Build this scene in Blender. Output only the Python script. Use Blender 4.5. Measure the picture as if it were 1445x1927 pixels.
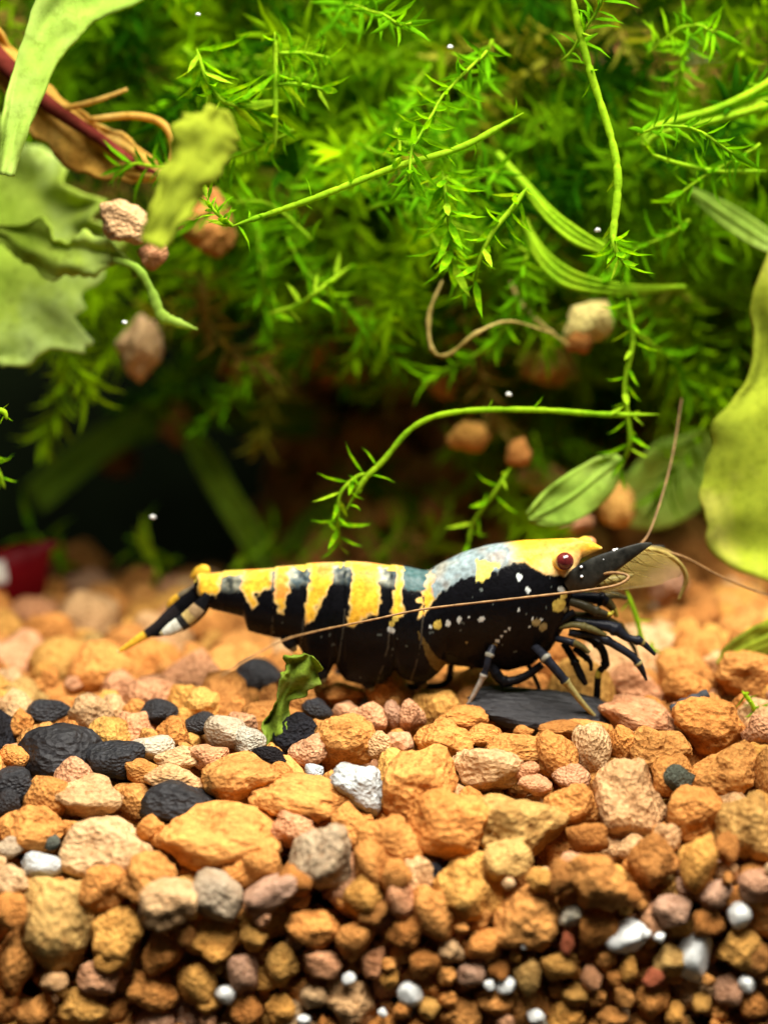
import bpy, bmesh, math, random
import numpy as np
from mathutils import Vector, Matrix, noise, Euler

# ------------------------------------------------------------------ scene, camera, light
# one Blender unit is one centimetre of the aquarium
for o in list(bpy.data.objects): bpy.data.objects.remove(o)
SC = bpy.context.scene
COL = SC.collection
SC.unit_settings.scale_length = 0.01
PITCH = math.atan(663.5 / 3600.0)
CAM_Y, CAM_Z, FPX = -9.0, 2.6, 3600.0
cam_d = bpy.data.cameras.new('camera'); cam = bpy.data.objects.new('camera', cam_d); COL.objects.link(cam)
cam.location = (0, CAM_Y, CAM_Z); cam.rotation_euler = (math.pi / 2 - PITCH, 0, 0)
cam_d.sensor_fit = 'VERTICAL'; cam_d.sensor_height = 36.0; cam_d.lens = 36.0 * FPX / 1927.0
cam_d.clip_start = 0.05; cam_d.clip_end = 200
cam_d.dof.use_dof = True; cam_d.dof.focus_distance = 8.80
cam_d.dof.aperture_fstop = cam_d.lens * 1e-3 / (2 * 0.13)
SC.camera = cam
w = bpy.data.worlds.new('World'); SC.world = w; w.use_nodes = True
bg = w.node_tree.nodes['Background']; bg.inputs[0].default_value = (0.92, 0.9, 0.75, 1); bg.inputs[1].default_value = 0.035
ld = bpy.data.lights.new('aquarium_lamp', 'AREA'); ld.shape = 'RECTANGLE'; ld.size = 12; ld.size_y = 6
ld.energy = 7400; ld.color = (1.0, 0.95, 0.87)
lamp = bpy.data.objects.new('aquarium_lamp', ld); COL.objects.link(lamp)
lamp.location = (2.4, -3.6, 12.0)
lamp.rotation_euler = (Vector((0.4, 0.2, 0)) - lamp.location).to_track_quat('-Z', 'Y').to_euler()
SC.view_settings.view_transform = 'Standard'; SC.view_settings.look = 'None'
SC.view_settings.exposure = 0.0; SC.view_settings.gamma = 1.0
SC.render.engine = 'CYCLES'
SC.cycles.max_bounces = 8; SC.cycles.transparent_max_bounces = 8

random.seed(7); rng = np.random.default_rng(7)
CP, SP = math.cos(PITCH), math.sin(PITCH)

def ray(px, py):
    u, v = (px - 722.5) / FPX, -(py - 963.5) / FPX
    return Vector((u, CP + v * SP, v * CP - SP))
def pt(px, py, Y=0.0):
    """point of the tank seen in direction (px, py) at depth Y"""
    d = ray(px, py); t = (Y - CAM_Y) / d.y
    return Vector((d.x * t, Y, CAM_Z + d.z * t))
def sc(Y): return (Y - CAM_Y) / FPX
def proj(p):
    dx, dy, dz = p[0], p[1] - CAM_Y, p[2] - CAM_Z
    de = dy * CP - dz * SP; up = dy * SP + dz * CP
    return 722.5 + dx / de * FPX, 963.5 - up / de * FPX, de

# ------------------------------------------------------------------ helpers
def tag(o, label=None, cat=None, group=None, kind=None):
    if label: o['label'] = label
    if cat: o['category'] = cat
    if group: o['group'] = group
    if kind: o['kind'] = kind
    return o
def empty(name, loc):
    o = bpy.data.objects.new(name, None); COL.objects.link(o); o.location = loc; o.empty_display_size = .1
    return o
def link(name, me, parent=None, loc=None):
    o = bpy.data.objects.new(name, me); COL.objects.link(o)
    if parent is not None:
        o.parent = parent
        # geometry is written in world space, so undo the parent's position
        b = Vector(parent.location)
        q = parent.parent
        while q is not None: b += Vector(q.location); q = q.parent
        o.location = (Vector(loc) if loc is not None else Vector((0, 0, 0))) - b
    elif loc is not None: o.location = loc
    return o
def mesh(name, verts, faces, mat, cols=None, smooth=True):
    me = bpy.data.meshes.new(name)
    me.from_pydata([tuple(v) for v in verts], [], faces)
    if cols is not None:
        a = me.color_attributes.new('tint', 'FLOAT_COLOR', 'POINT')
        c = np.ones((len(verts), 4), np.float32); c[:, :3] = np.asarray(cols)
        a.data.foreach_set('color', c.ravel())
    if smooth: me.polygons.foreach_set('use_smooth', [True] * len(me.polygons))
    me.materials.append(mat); me.update()
    return me
def np_mesh(name, V, F, mat, cols=None, smooth=True):
    """V n x 3, F m x k (all faces with k corners)"""
    me = bpy.data.meshes.new(name); V = np.asarray(V, np.float32); F = np.asarray(F, np.int32); k = F.shape[1]
    me.vertices.add(len(V)); me.vertices.foreach_set('co', V.ravel())
    me.loops.add(F.size); me.loops.foreach_set('vertex_index', F.ravel())
    me.polygons.add(len(F)); me.polygons.foreach_set('loop_start', np.arange(0, F.size, k, dtype=np.int32))
    me.polygons.foreach_set('use_smooth', np.full(len(F), smooth))
    me.update(calc_edges=True); me.validate()
    if cols is not None:
        a = me.color_attributes.new('tint', 'FLOAT_COLOR', 'POINT')
        c = np.ones((len(V), 4), np.float32); c[:, :3] = cols
        a.data.foreach_set('color', c.ravel())
    me.materials.append(mat)
    return me
def catmull(P, n):
    """n samples along a smooth curve through the rows of P (any dimension)"""
    P = np.asarray(P, float); m = len(P)
    if m == 2: return P[0] + (P[1] - P[0]) * np.linspace(0, 1, n)[:, None]
    Q = np.vstack([2 * P[0] - P[1], P, 2 * P[-1] - P[-2]])
    out = []
    for s in np.linspace(0, m - 1 - 1e-9, n):
        i = int(s); t = s - i; a, b, c, d = Q[i:i + 4]
        out.append(.5 * (2 * b + (c - a) * t + (2 * a - 5 * b + 4 * c - d) * t * t + (3 * b - a - 3 * c + d) * t ** 3))
    return np.array(out)
def tube_arrays(C, R, k=8, flat=1.0):
    """C centres, R radii: a capped tube; flat squeezes it across the second frame axis"""
    C = np.asarray(C); n = len(C); V = []; F = []
    T = np.gradient(C, axis=0); T /= np.linalg.norm(T, axis=1)[:, None] + 1e-12
    u = np.cross(T[0], (0, 1, 0.01)); u /= np.linalg.norm(u)
    for i in range(n):
        u = u - T[i] * u.dot(T[i]); u /= np.linalg.norm(u) + 1e-12; v = np.cross(T[i], u)
        for j in range(k):
            a = 2 * math.pi * j / k
            V.append(C[i] + R[i] * (math.cos(a) * u + math.sin(a) * v * flat))
    for i in range(n - 1):
        for j in range(k):
            j2 = (j + 1) % k
            F.append((i * k + j, i * k + j2, (i + 1) * k + j2, (i + 1) * k + j))
    V.append(C[0]); V.append(C[-1]); a, b = n * k, n * k + 1
    for j in range(k):
        j2 = (j + 1) % k
        F.append((a, j2, j)); F.append((b, (n - 1) * k + j, (n - 1) * k + j2))
    return V, F
def px_path(pts):
    """rows (px, py, Y, radius_px) -> rows (x, y, z, r)"""
    out = []
    for px, py, Y, r in pts:
        p = pt(px, py, Y); out.append((p.x, p.y, p.z, r * sc(Y)))
    return np.array(out)
def tube(name, pts, mat, n=24, k=8, cols=None, parent=None, flat=1.0, bumps=None):
    S = catmull(px_path(pts), n); R = np.maximum(S[:, 3], 1e-4)
    if bumps is not None: R = R * bumps(np.linspace(0, 1, n))
    V, F = tube_arrays(S[:, :3], R, k, flat); c = None
    if cols is not None:
        tt = np.linspace(0, 1, n); c = np.vstack([np.repeat([cols(t) for t in tt], k, axis=0), [cols(0)], [cols(1)]])
    return link(name, mesh(name, V, F, mat, c), parent)

# ------------------------------------------------------------------ materials
def new_mat(name):
    m = bpy.data.materials.new(name); m.use_nodes = True; nt = m.node_tree
    return m, nt, nt.nodes['Principled BSDF'], nt.nodes['Material Output']
def N(nt, kind, **kw):
    n = nt.nodes.new(kind)
    for k, v in kw.items(): setattr(n, k, v)
    return n
def ramp(nt, fac, stops):
    r = N(nt, 'ShaderNodeValToRGB'); e = r.color_ramp.elements
    while len(e) < len(stops): e.new(.5)
    for i, (p, c) in enumerate(stops): e[i].position = p; e[i].color = (*c, 1)
    nt.links.new(fac, r.inputs[0]); return r.outputs[0]
def mul(nt, a, b, fac=1.0, mode='MULTIPLY'):
    m = N(nt, 'ShaderNodeMix', data_type='RGBA', blend_type=mode); m.inputs[0].default_value = fac
    nt.links.new(a, m.inputs[6])
    if isinstance(b, tuple): m.inputs[7].default_value = (*b, 1)
    else: nt.links.new(b, m.inputs[7])
    return m.outputs[2]
def nz(nt, vec, scale, detail=4, rough=.6):
    n = N(nt, 'ShaderNodeTexNoise'); n.inputs['Scale'].default_value = scale
    n.inputs['Detail'].default_value = detail; n.inputs['Roughness'].default_value = rough
    nt.links.new(vec, n.inputs['Vector']); return n.outputs['Fac']

def clay_material(name, source, rough=.85, spec=.04, grain=1.0):
    """pitted clay or stone; source 'object' takes each object's own colour, 'tint' the mesh attribute"""
    m, nt, b, out = new_mat(name); L = nt.links
    tc = N(nt, 'ShaderNodeTexCoord'); add = N(nt, 'ShaderNodeVectorMath', operation='ADD')
    if source == 'object':
        oi = N(nt, 'ShaderNodeObjectInfo'); col = oi.outputs['Color']
        ml = N(nt, 'ShaderNodeMath', operation='MULTIPLY'); ml.inputs[1].default_value = 37.0
        L.new(oi.outputs['Random'], ml.inputs[0]); L.new(tc.outputs['Object'], add.inputs[0]); L.new(ml.outputs[0], add.inputs[1]); s = 1.0
    else:
        at = N(nt, 'ShaderNodeAttribute', attribute_name='tint'); col = at.outputs['Color']
        L.new(tc.outputs['Object'], add.inputs[0]); s = 8.0
    v = add.outputs[0]
    big = nz(nt, v, 1.4 * s, 3); mid = nz(nt, v, 4.2 * s, 6, .65); fine = nz(nt, v, 15 * s, 4, .7)
    c = mul(nt, col, ramp(nt, big, [(.3, (.72, .66, .60)), (.55, (1, 1, 1)), (.75, (1.15, 1.12, 1.05))]))
    c = mul(nt, c, ramp(nt, mid, [(.33, (.50, .36, .26)), (.47, (.95, .92, .9)), (.72, (1.18, 1.16, 1.10))]), .8 * grain)
    c = mul(nt, c, ramp(nt, fine, [(.32, (.62, .5, .42)), (.5, (1, 1, 1)), (.72, (1.22, 1.2, 1.16))]), .7 * grain)
    L.new(c, b.inputs['Base Color'])
    vo = N(nt, 'ShaderNodeTexVoronoi'); vo.inputs['Scale'].default_value = 5.5 * s; L.new(v, vo.inputs['Vector'])
    h1 = N(nt, 'ShaderNodeMath', operation='MULTIPLY_ADD'); h1.inputs[1].default_value = .9; L.new(mid, h1.inputs[0])
    h2 = N(nt, 'ShaderNodeMath', operation='MULTIPLY_ADD'); h2.inputs[1].default_value = .28; L.new(fine, h2.inputs[0])
    L.new(vo.outputs['Distance'], h2.inputs[2]); L.new(h2.outputs[0], h1.inputs[2])
    bp = N(nt, 'ShaderNodeBump'); bp.inputs['Strength'].default_value = .65; bp.inputs['Distance'].default_value = .034 * grain
    L.new(h1.outputs[0], bp.inputs['Height']); L.new(bp.outputs[0], b.inputs['Normal'])
    b.inputs['Roughness'].default_value = rough; b.inputs['Specular IOR Level'].default_value = spec
    return m
CLAY = clay_material('clay', 'object'); CLAY_MESH = clay_material('clay_mesh', 'tint')
STONE = clay_material('stone', 'object', .55, .35, .7)
def quartz_material():
    m, nt, b, out = new_mat('quartz'); tc = N(nt, 'ShaderNodeTexCoord')
    n = nz(nt, tc.outputs['Object'], 2.2, 5)
    nt.links.new(ramp(nt, n, [(.3, (.55, .56, .52)), (.6, (.85, .86, .82))]), b.inputs['Base Color'])
    b.inputs['Transmission Weight'].default_value = .12; b.inputs['Roughness'].default_value = .3
    bp = N(nt, 'ShaderNodeBump'); bp.inputs['Strength'].default_value = .35; bp.inputs['Distance'].default_value = .02
    nt.links.new(n, bp.inputs['Height']); nt.links.new(bp.outputs[0], b.inputs['Normal'])
    return m
QUARTZ = quartz_material()
def leaf_material(name, stops, trans=.45, rough=.45, nscale=6.0, tint=False, bump=.2):
    m, nt, b, out = new_mat(name); L = nt.links
    tc = N(nt, 'ShaderNodeTexCoord'); n = nz(nt, tc.outputs['Object'], nscale, 5)
    c = ramp(nt, n, stops); n2 = nz(nt, tc.outputs['Object'], nscale * 7, 5, .7)
    c = mul(nt, c, ramp(nt, n2, [(.30, (.62, .60, .5)), (.48, (.98, .98, .95)), (.72, (1.18, 1.12, 1.1))]))
    if tint:
        at = N(nt, 'ShaderNodeAttribute', attribute_name='tint'); c = mul(nt, at.outputs['Color'], c)
    L.new(c, b.inputs['Base Color']); b.inputs['Roughness'].default_value = rough; b.inputs['Specular IOR Level'].default_value = .0
    bp = N(nt, 'ShaderNodeBump'); bp.inputs['Strength'].default_value = bump; bp.inputs['Distance'].default_value = .03
    L.new(n, bp.inputs['Height']); L.new(bp.outputs[0], b.inputs['Normal'])
    tr = N(nt, 'ShaderNodeBsdfTranslucent'); L.new(mul(nt, c, (1.3, 1.15, .4)), tr.inputs['Color'])
    mx = N(nt, 'ShaderNodeMixShader'); mx.inputs[0].default_value = trans
    L.new(b.outputs[0], mx.inputs[1]); L.new(tr.outputs[0], mx.inputs[2]); L.new(mx.outputs[0], out.inputs['Surface'])
    return m
MOSS = leaf_material('moss', [(.3, (.06, .24, .003)), (.55, (.15, .42, .004)), (.75, (.32, .58, .006))], .5, .5, 3)
MOSS_MASS = leaf_material('moss_mass', [(.3, (.5, .6, .5)), (.7, (1.3, 1.2, 1.1))], .42, .5, 1.2, tint=True)
STEM = leaf_material('stem_green', [(.3, (.18, .40, .010)), (.7, (.40, .62, .02))], .4, .45, 5)
PALE = leaf_material('leaf_pale', [(.25, (.20, .36, .04)), (.5, (.36, .54, .08)), (.78, (.48, .62, .17))], .4, .5, 1.6)
YELLOWISH = leaf_material('leaf_yellow', [(.24, (.08, .09, .02)), (.33, (.24, .30, .025)), (.55, (.33, .40, .03)), (.8, (.44, .42, .09))], .45, .5, 2.6, bump=.4)
MINT = leaf_material('leaf_mint', [(.3, (.24, .36, .03)), (.5, (.38, .52, .07)), (.75, (.50, .64, .25))], .4, .5, 1.8)
DEEP = leaf_material('leaf_deep', [(.3, (.10, .20, .012)), (.7, (.24, .40, .03))], .35, .5, 2)
DEAD = leaf_material('leaf_dead', [(.3, (.26, .13, .02)), (.5, (.60, .36, .07)), (.75, (.66, .48, .14))], .4, .5, 3.5)
SCRAP = leaf_material('leaf_scrap', [(.3, (.10, .14, .02)), (.5, (.20, .30, .03)), (.75, (.30, .36, .10))], .35, .6, 9, bump=.6)
ROOT = leaf_material('root', [(.3, (.30, .22, .05)), (.7, (.52, .42, .14))], .3, .6, 5)
RIB = leaf_material('rib', [(.3, (.05, .008, .006)), (.7, (.16, .03, .02))], .05, .6, 5)
def plain(name, col, rough=.5, spec=.4, nscale=20, amp=.25):
    m, nt, b, out = new_mat(name); tc = N(nt, 'ShaderNodeTexCoord')
    n = nz(nt, tc.outputs['Object'], nscale, 4)
    lo = tuple(x * (1 - amp) for x in col); hi = tuple(min(1, x * (1 + amp)) for x in col)
    nt.links.new(ramp(nt, n, [(.3, lo), (.7, hi)]), b.inputs['Base Color'])
    b.inputs['Roughness'].default_value = rough; b.inputs['Specular IOR Level'].default_value = spec
    return m
def shell_material(name):
    m, nt, b, out = new_mat(name); L = nt.links
    at = N(nt, 'ShaderNodeAttribute', attribute_name='tint'); tc = N(nt, 'ShaderNodeTexCoord')
    f = nz(nt, tc.outputs['Object'], 45, 3, .6); c = mul(nt, at.outputs['Color'], ramp(nt, f, [(.3, (.72, .70, .66)), (.7, (1.2, 1.2, 1.2))]))
    L.new(c, b.inputs['Base Color']); b.inputs['Roughness'].default_value = .27; b.inputs['Specular IOR Level'].default_value = .08
    bp = N(nt, 'ShaderNodeBump'); bp.inputs['Strength'].default_value = .25; bp.inputs['Distance'].default_value = .012
    L.new(f, bp.inputs['Height']); L.new(bp.outputs[0], b.inputs['Normal'])
    return m
SHELL = shell_material('shell')
def film_material(name, col, alpha):
    m, nt, b, out = new_mat(name); tc = N(nt, 'ShaderNodeTexCoord'); n = nz(nt, tc.outputs['Object'], 9, 4)
    nt.links.new(ramp(nt, n, [(.3, tuple(.5 * x for x in col)), (.7, col)]), b.inputs['Base Color'])
    b.inputs['Alpha'].default_value = alpha; b.inputs['Roughness'].default_value = .4
    return m
EYE = plain('eye', (.10, .012, .012), .15, .6, 30, .5)
ANTENNA = plain('antenna', (.22, .12, .045), .5, .2, 30, .4)
FILM = film_material('antennal_film', (.62, .46, .12), .3)
SCALE = plain('scale_blade', (.022, .022, .018), .4, .2, 16, .9)
SOIL = plain('soil', (.014, .009, .004), .95, .05, 3, .6)
WALL = plain('back_wall', (.004, .007, .002), .9, .05, .5, .7)  # near-black, so the hollow's shade is put into the wall's colour
WHITE = plain('white_speck', (.85, .9, .95), .3, .6)

# ------------------------------------------------------------------ the gravel's surface
YF = -1.4                                        # the front glass the gravel is pressed against
def smooth(a, b, x):
    t = min(1.0, max(0.0, (x - a) / (b - a))); return t * t * (3 - 2 * t)
def S(x, y):
    z = -0.05 + 0.05 * smooth(-.6, 0, y) - (.42 - .14 * smooth(-.2, 1.2, x)) * smooth(-.35, -1.55, y) + .16 * noise.noise((x * 1.9 + 3, .4, 7.7)) * smooth(-.5, -1.3, y) + 0.05 * noise.noise((x * 1.1, y * 1.1, 3.3))
    z += 0.10 * smooth(1.1, 2.0, x) * smooth(-.6, .8, y)
    z -= 1.1 * smooth(2.5 + 1.3 * noise.noise((x * 1.3, 1.7, 0)), 4.6, y) * smooth(-.1, -1.0, x)          # the dark hollow behind the crest
    z += 0.75 * max(0.0, y - 2.7) * smooth(-1.3, -.1, x)       # the bank that climbs behind the moss
    return z
def hit(px, py):
    d = ray(px, py); t = (YF - CAM_Y) / d.y; p = Vector((0, CAM_Y, CAM_Z)) + d * t
    if p.z < S(p.x, YF): return p, True
    while t < 30:
        p = Vector((0, CAM_Y, CAM_Z)) + d * t
        if p.z <= S(p.x, p.y): return p, False
        t += .01
    return p, False
xs = np.linspace(-9, 9, 90); ys = np.concatenate([[YF + .42], np.linspace(YF + .5, 9.5, 70)])
V = []; F = []
for y in ys:
    for x in xs: V.append((x, y, S(x, y) - (.42 if y < 3 else .25)))
for i in range(len(ys) - 1):
    for j in range(len(xs) - 1):
        a = i * len(xs) + j; F.append((a, a + 1, a + 1 + len(xs), a + len(xs)))
n0 = len(V)
for x in xs: V.append((x, YF + .42, -3.0))
for j in range(len(xs) - 1): F.append((n0 + j, n0 + j + 1, j + 1, j))
tag(link('ground', mesh('ground', V, F, SOIL)), kind='structure')
tag(link('back_wall', mesh('back_wall', [(-14, 9.5, -3), (14, 9.5, -3), (14, 9.5, 13), (-14, 9.5, 13)], [(0, 1, 2, 3)], WALL)), kind='structure')

# ------------------------------------------------------------------ pebbles
def pebble_arrays(seed, sub, rough=1.0, facets=11):
    r = random.Random(seed); bm = bmesh.new(); bmesh.ops.create_icosphere(bm, subdivisions=sub, radius=1)
    P = np.array([v.co for v in bm.verts]); Fs = np.array([[v.index for v in f.verts] for f in bm.faces]); bm.free()
    pl = []
    for _ in range(facets):
        v = np.array([r.gauss(0, 1) for _ in range(3)]); v /= np.linalg.norm(v); pl.append((v, r.uniform(.68, .98)))
    acc = np.ones(len(P)) * 1.12 ** -14
    for v, d in pl: acc += np.maximum(P @ v, 0.02) ** 14 / d ** 14
    R = acc ** (-1 / 14.0)
    o = Vector((r.uniform(-50, 50), r.uniform(-50, 50), r.uniform(-50, 50)))
    for i, p in enumerate(P):
        q = Vector(p)
        a = noise.noise(q * 1.5 + o) * .22
        b = abs(noise.noise(q * 2.8 + o)) * .20 if sub > 2 else 0
        c = noise.noise(q * 8 + o) * .035 if sub > 2 else 0
        e = max(0, noise.noise(q * 5.1 - o) - .25) * .22 if sub > 2 else 0
        R[i] *= 1 + (a - b + c - e) * rough + .04
    P = P * R[:, None]; ext = (P.max(0) - P.min(0)) / 2; P = (P - (P.max(0) + P.min(0)) / 2) / ext
    return P, Fs
MESHES = {}
def pebble_mesh(kind, i, big):
    key = (kind, i, big)
    if key not in MESHES:
        seed = hash((kind, i)) if False else i * 17 + {'clay': 0, 'stone': 1000, 'quartz': 2000, 'bead': 3000}[kind]
        rough = {'clay': 1.0, 'stone': .55, 'quartz': .5, 'bead': .18}[kind]
        P, Fs = pebble_arrays(seed, 4 if big else 3, rough, {'clay': 11, 'stone': 8, 'quartz': 8, 'bead': 30}[kind])
        MESHES[key] = np_mesh(kind + '_pebble', P, Fs, {'clay': CLAY, 'stone': STONE, 'quartz': QUARTZ, 'bead': QUARTZ}[kind])
    return MESHES[key]
TINT = dict(o=(.60, .275, .075), y=(.60, .32, .08), t=(.62, .40, .20), p=(.60, .31, .16), m=(.46, .27, .17), r=(.40, .12, .06),
            b=(.42, .185, .05), v=(.50, .31, .10), g=(.42, .34, .23), k=(.016, .016, .019), w=(.50, .57, .60), d=(.09, .10, .075), l=(.50, .46, .35))
GROUPS = dict(o=('rough orange clay pebble in the aquarium gravel', 'orange clay pebbles'),
              y=('yellowish ochre clay pebble in the aquarium gravel', 'ochre clay pebbles'),
              t=('pale peach tan pebble in the aquarium gravel', 'peach tan pebbles'),
              p=('pinkish clay pebble in the aquarium gravel', 'pinkish clay pebbles'),
              m=('dusky mauve brown pebble in the aquarium gravel', 'mauve brown pebbles'),
              r=('small dark red pebble in the aquarium gravel', 'dark red pebbles'),
              b=('dark brown clay pebble in the aquarium gravel', 'brown clay pebbles'),
              v=('olive tan pebble in the aquarium gravel', 'olive tan pebbles'))
# centre px, py, width, height, colour, optional kind and label
LIST = []
def add(rows, kind='clay'):
    for row in rows.split(';'):
        q = row.split()
        if q: LIST.append((float(q[0]), float(q[1]), float(q[2]), float(q[3]), q[4], kind, None, float(q[5]) if len(q) > 5 else 0.0))
add('''28 1430 62 52 o;87 1500 82 82 o;140 1462 82 78 p;165 1505 130 80 t;270 1450 66 42 o;330 1464 112 54 t;337 1430 88 48 t;390 1428 82 52 p;
452 1474 140 98 o;60 1562 130 92 o;205 1597 172 112 t;410 1577 242 124 o;490 1632 78 82 o;565 1503 182 80 o 8;550 1560 92 68 p;585 1412 82 64 p;
650 1397 112 95 o;645 1307 78 38 o 15;690 1352 74 66 p 35;712 1402 46 52 t;735 1580 122 92 o;530 1457 42 42 o;870 1354 92 50 o;777 1350 52 60 p 20;
738 1347 36 54 m;835 1397 108 80 o;912 1385 74 40 o;967 1410 114 60 o;985 1377 38 24 o;915 1445 128 88 t;790 1482 142 132 o;990 1459 48 48 p;
1045 1422 82 102 o -15;1055 1374 88 32 b;1113 1410 70 98 t;1075 1464 68 54 p;1170 1400 48 68 o;1200 1349 142 70 p 15;1242 1415 112 88 o;1337 1362 138 104 o;
1432 1378 72 68 p;1368 1452 130 104 o;1443 1455 50 95 o;1268 1463 84 84 o;1187 1502 132 144 t;1305 1532 102 95 o;1412 1562 128 142 v;1077 1517 102 92 o;
845 1552 152 134 o;980 1557 178 132 v -12;1005 1477 62 38 p;838 1517 62 52 o;745 1643 60 60 o;1105 1577 78 60 b;1230 1619 97 108 b;1315 1620 66 112 y 15;
1400 1268 120 92 o;1190 1285 104 78 p;1290 1290 90 60 o;752 1685 64 82 p;817 1712 82 108 o -20;868 1677 102 118 y;990 1727 128 128 o;1015 1655 52 46 y;
955 1617 92 72 v;1122 1657 114 108 o;1263 1716 74 62 m;1345 1685 70 48 m -25;1425 1669 72 62 m;1332 1737 60 56 b;1388 1782 84 82 y;1125 1747 72 66 o;
1258 1810 66 66 v;1067 1773 26 46 r;908 1777 74 52 o -15;850 1792 56 52 t 30;885 1829 64 52 m;940 1827 46 46 b;992 1834 52 76 v;1052 1817 72 56 y;
1113 1843 42 56 p;1080 1874 48 44 y;1174 1872 38 42 o;1180 1814 34 60 y;1228 1882 66 80 o;1227 1838 42 40 r;1370 1862 56 62 m;930 1882 76 56 o;807 1898 42 44 y;
1150 1914 56 42 o;1320 1886 36 40 y;1269 1908 36 46 y;115 1737 152 182 v;30 1815 78 142 o;20 1712 60 68 o;195 1672 92 82 o;275 1652 112 102 o;320 1702 102 88 t;
225 1762 102 122 y;210 1800 62 56 y;190 1840 86 66 p;308 1792 76 86 o;290 1864 94 82 o;400 1772 114 94 y;478 1767 50 52 y;457 1832 56 86 m;532 1814 66 86 y;
593 1742 104 66 o 20;607 1808 72 56 p;670 1772 76 82 o;682 1689 74 90 y;705 1628 78 82 o;372 1850 74 86 y;390 1892 46 42 y;465 1897 62 66 b;528 1899 56 64 y;
590 1877 52 50 t;660 1882 100 100 t;160 1897 102 78 y;68 1902 70 62 o;103 1846 50 34 t;10 1892 52 60 b;760 1752 70 66 b;800 1812 60 56 b;700 1720 56 50 b;
1430 1800 50 60 b;1420 1890 60 56 b;1060 1650 60 70 b;1180 1680 50 50 b;1370 1600 50 60 b;560 1660 70 60 b;445 1640 60 60 o;20 1660 70 70 t;350 1755 40 50 b''')
def add1(px, py, w_, h_, c, kind, label, rot=0.0, dy=0.0): LIST.append((px, py, w_, h_, c, kind, label, rot, dy))
add1(108, 1418, 168, 100, 'k', 'stone', 'large matt black stone with a sloping flat top in orange gravel')
add1(218, 1430, 108, 64, 'k', 'stone', 'black wedge stone leaning against the large matt black stone')
add1(24, 1478, 82, 64, 'k', 'stone', 'black stone with a bluish sheen below the large matt black stone')
add1(16, 1512, 52, 56, 'k', 'stone', 'small black stone tucked under the bluish black stone')
add1(335, 1508, 140, 78, 'k', 'stone', 'brick shaped black stone wedged between big orange pebbles', -6)
add1(92, 1340, 80, 44, 'k', 'stone', 'blurred black stone in the gravel behind the large black stone')
add1(300, 1340, 70, 44, 'k', 'stone', 'blurred black stone in the gravel beneath the tail fan')
add1(383, 1362, 66, 38, 'k', 'stone', 'flat black stone beside the greyish green stone')
add1(556, 1380, 82, 66, 'k', 'clay', 'crumbly glittering black pebble at the foot of the leaf scrap', -20)
add1(508, 1424, 66, 44, 'k', 'clay', 'smaller crumbly black pebble below the glittering one')
add1(597, 1334, 56, 34, 'k', 'stone', 'black stone under the abdomen of the banded shrimp', 25)
add1(485, 1270, 90, 60, 'k', 'stone', 'black lump behind the leaf scrap')  # black lump filling the dark patch below the abdomen
add1(1015, 1338, 262, 74, 'k', 'stone', 'long flat black stone under the legs of the banded shrimp', 6)
add1(285, 1410, 90, 50, 'l', 'stone', 'blurred greyish white stone beside the black wedge stone')
add1(427, 1380, 80, 66, 'g', 'stone', 'greyish green stone next to the flat black stone')
add1(466, 1392, 66, 48, 'l', 'clay', 'whitish crumbly pebble with yellow green growth')
add1(679, 1482, 116, 88, 'w', 'clay', 'pale blue white pebble with a dark pit among orange pebbles', 25)
add1(608, 1616, 118, 152, 'g', 'clay', 'large upright grey tan stone among orange pebbles', 15)
add1(22, 1594, 66, 42, 'g', 'stone', 'flat grey green stone beside the pale blue slab')
add1(94, 1586, 40, 30, 'd', 'stone', 'tiny dark green stone beside the flat grey green stone')
add1(80, 1628, 84, 44, 'w', 'stone', 'flat pale blue slab of stone among orange pebbles')
add1(407, 1687, 104, 84, 'g', 'stone', 'pointed grey stone below the biggest orange pebble', 35)
add1(513, 1682, 108, 58, 'm', 'stone', 'smooth mauve stone beside the large grey tan stone', -20)
add1(591, 1452, 34, 30, 'w', 'stone', 'tiny bluish white stone beside the knobbly pink pebble')
add1(1276, 1466, 60, 52, 'd', 'clay', 'dark olive grey stone stuck on an orange pebble', 0, -.07)
add1(1140, 1455, 34, 30, 'w', 'stone', 'small blue white chip on the big peach pebble', -40, -.02)
add1(1178, 1760, 82, 62, 'w', 'quartz', 'glassy grey quartz pebble among small brown grains', -30)
add1(1302, 1800, 62, 108, 'w', 'quartz', 'tall milky quartz pebble among small brown grains', 10)
add1(1391, 1722, 46, 46, 'l', 'quartz', 'small whitish quartz pebble above an ochre pebble')
for px, py, s in ((772, 1868, 48), (952, 1855, 36), (920, 1854, 22), (1008, 1915, 34), (1404, 1850, 34), (657, 1840, 26), (572, 1920, 26), (424, 1873, 38), (720, 1905, 18), (1215, 1756, 20), (985, 1780, 16), (1240, 1765, 22)):
    add1(px, py, s, s * .95, 'l', 'bead', 'small round white bead among the fine front gravel')

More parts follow.
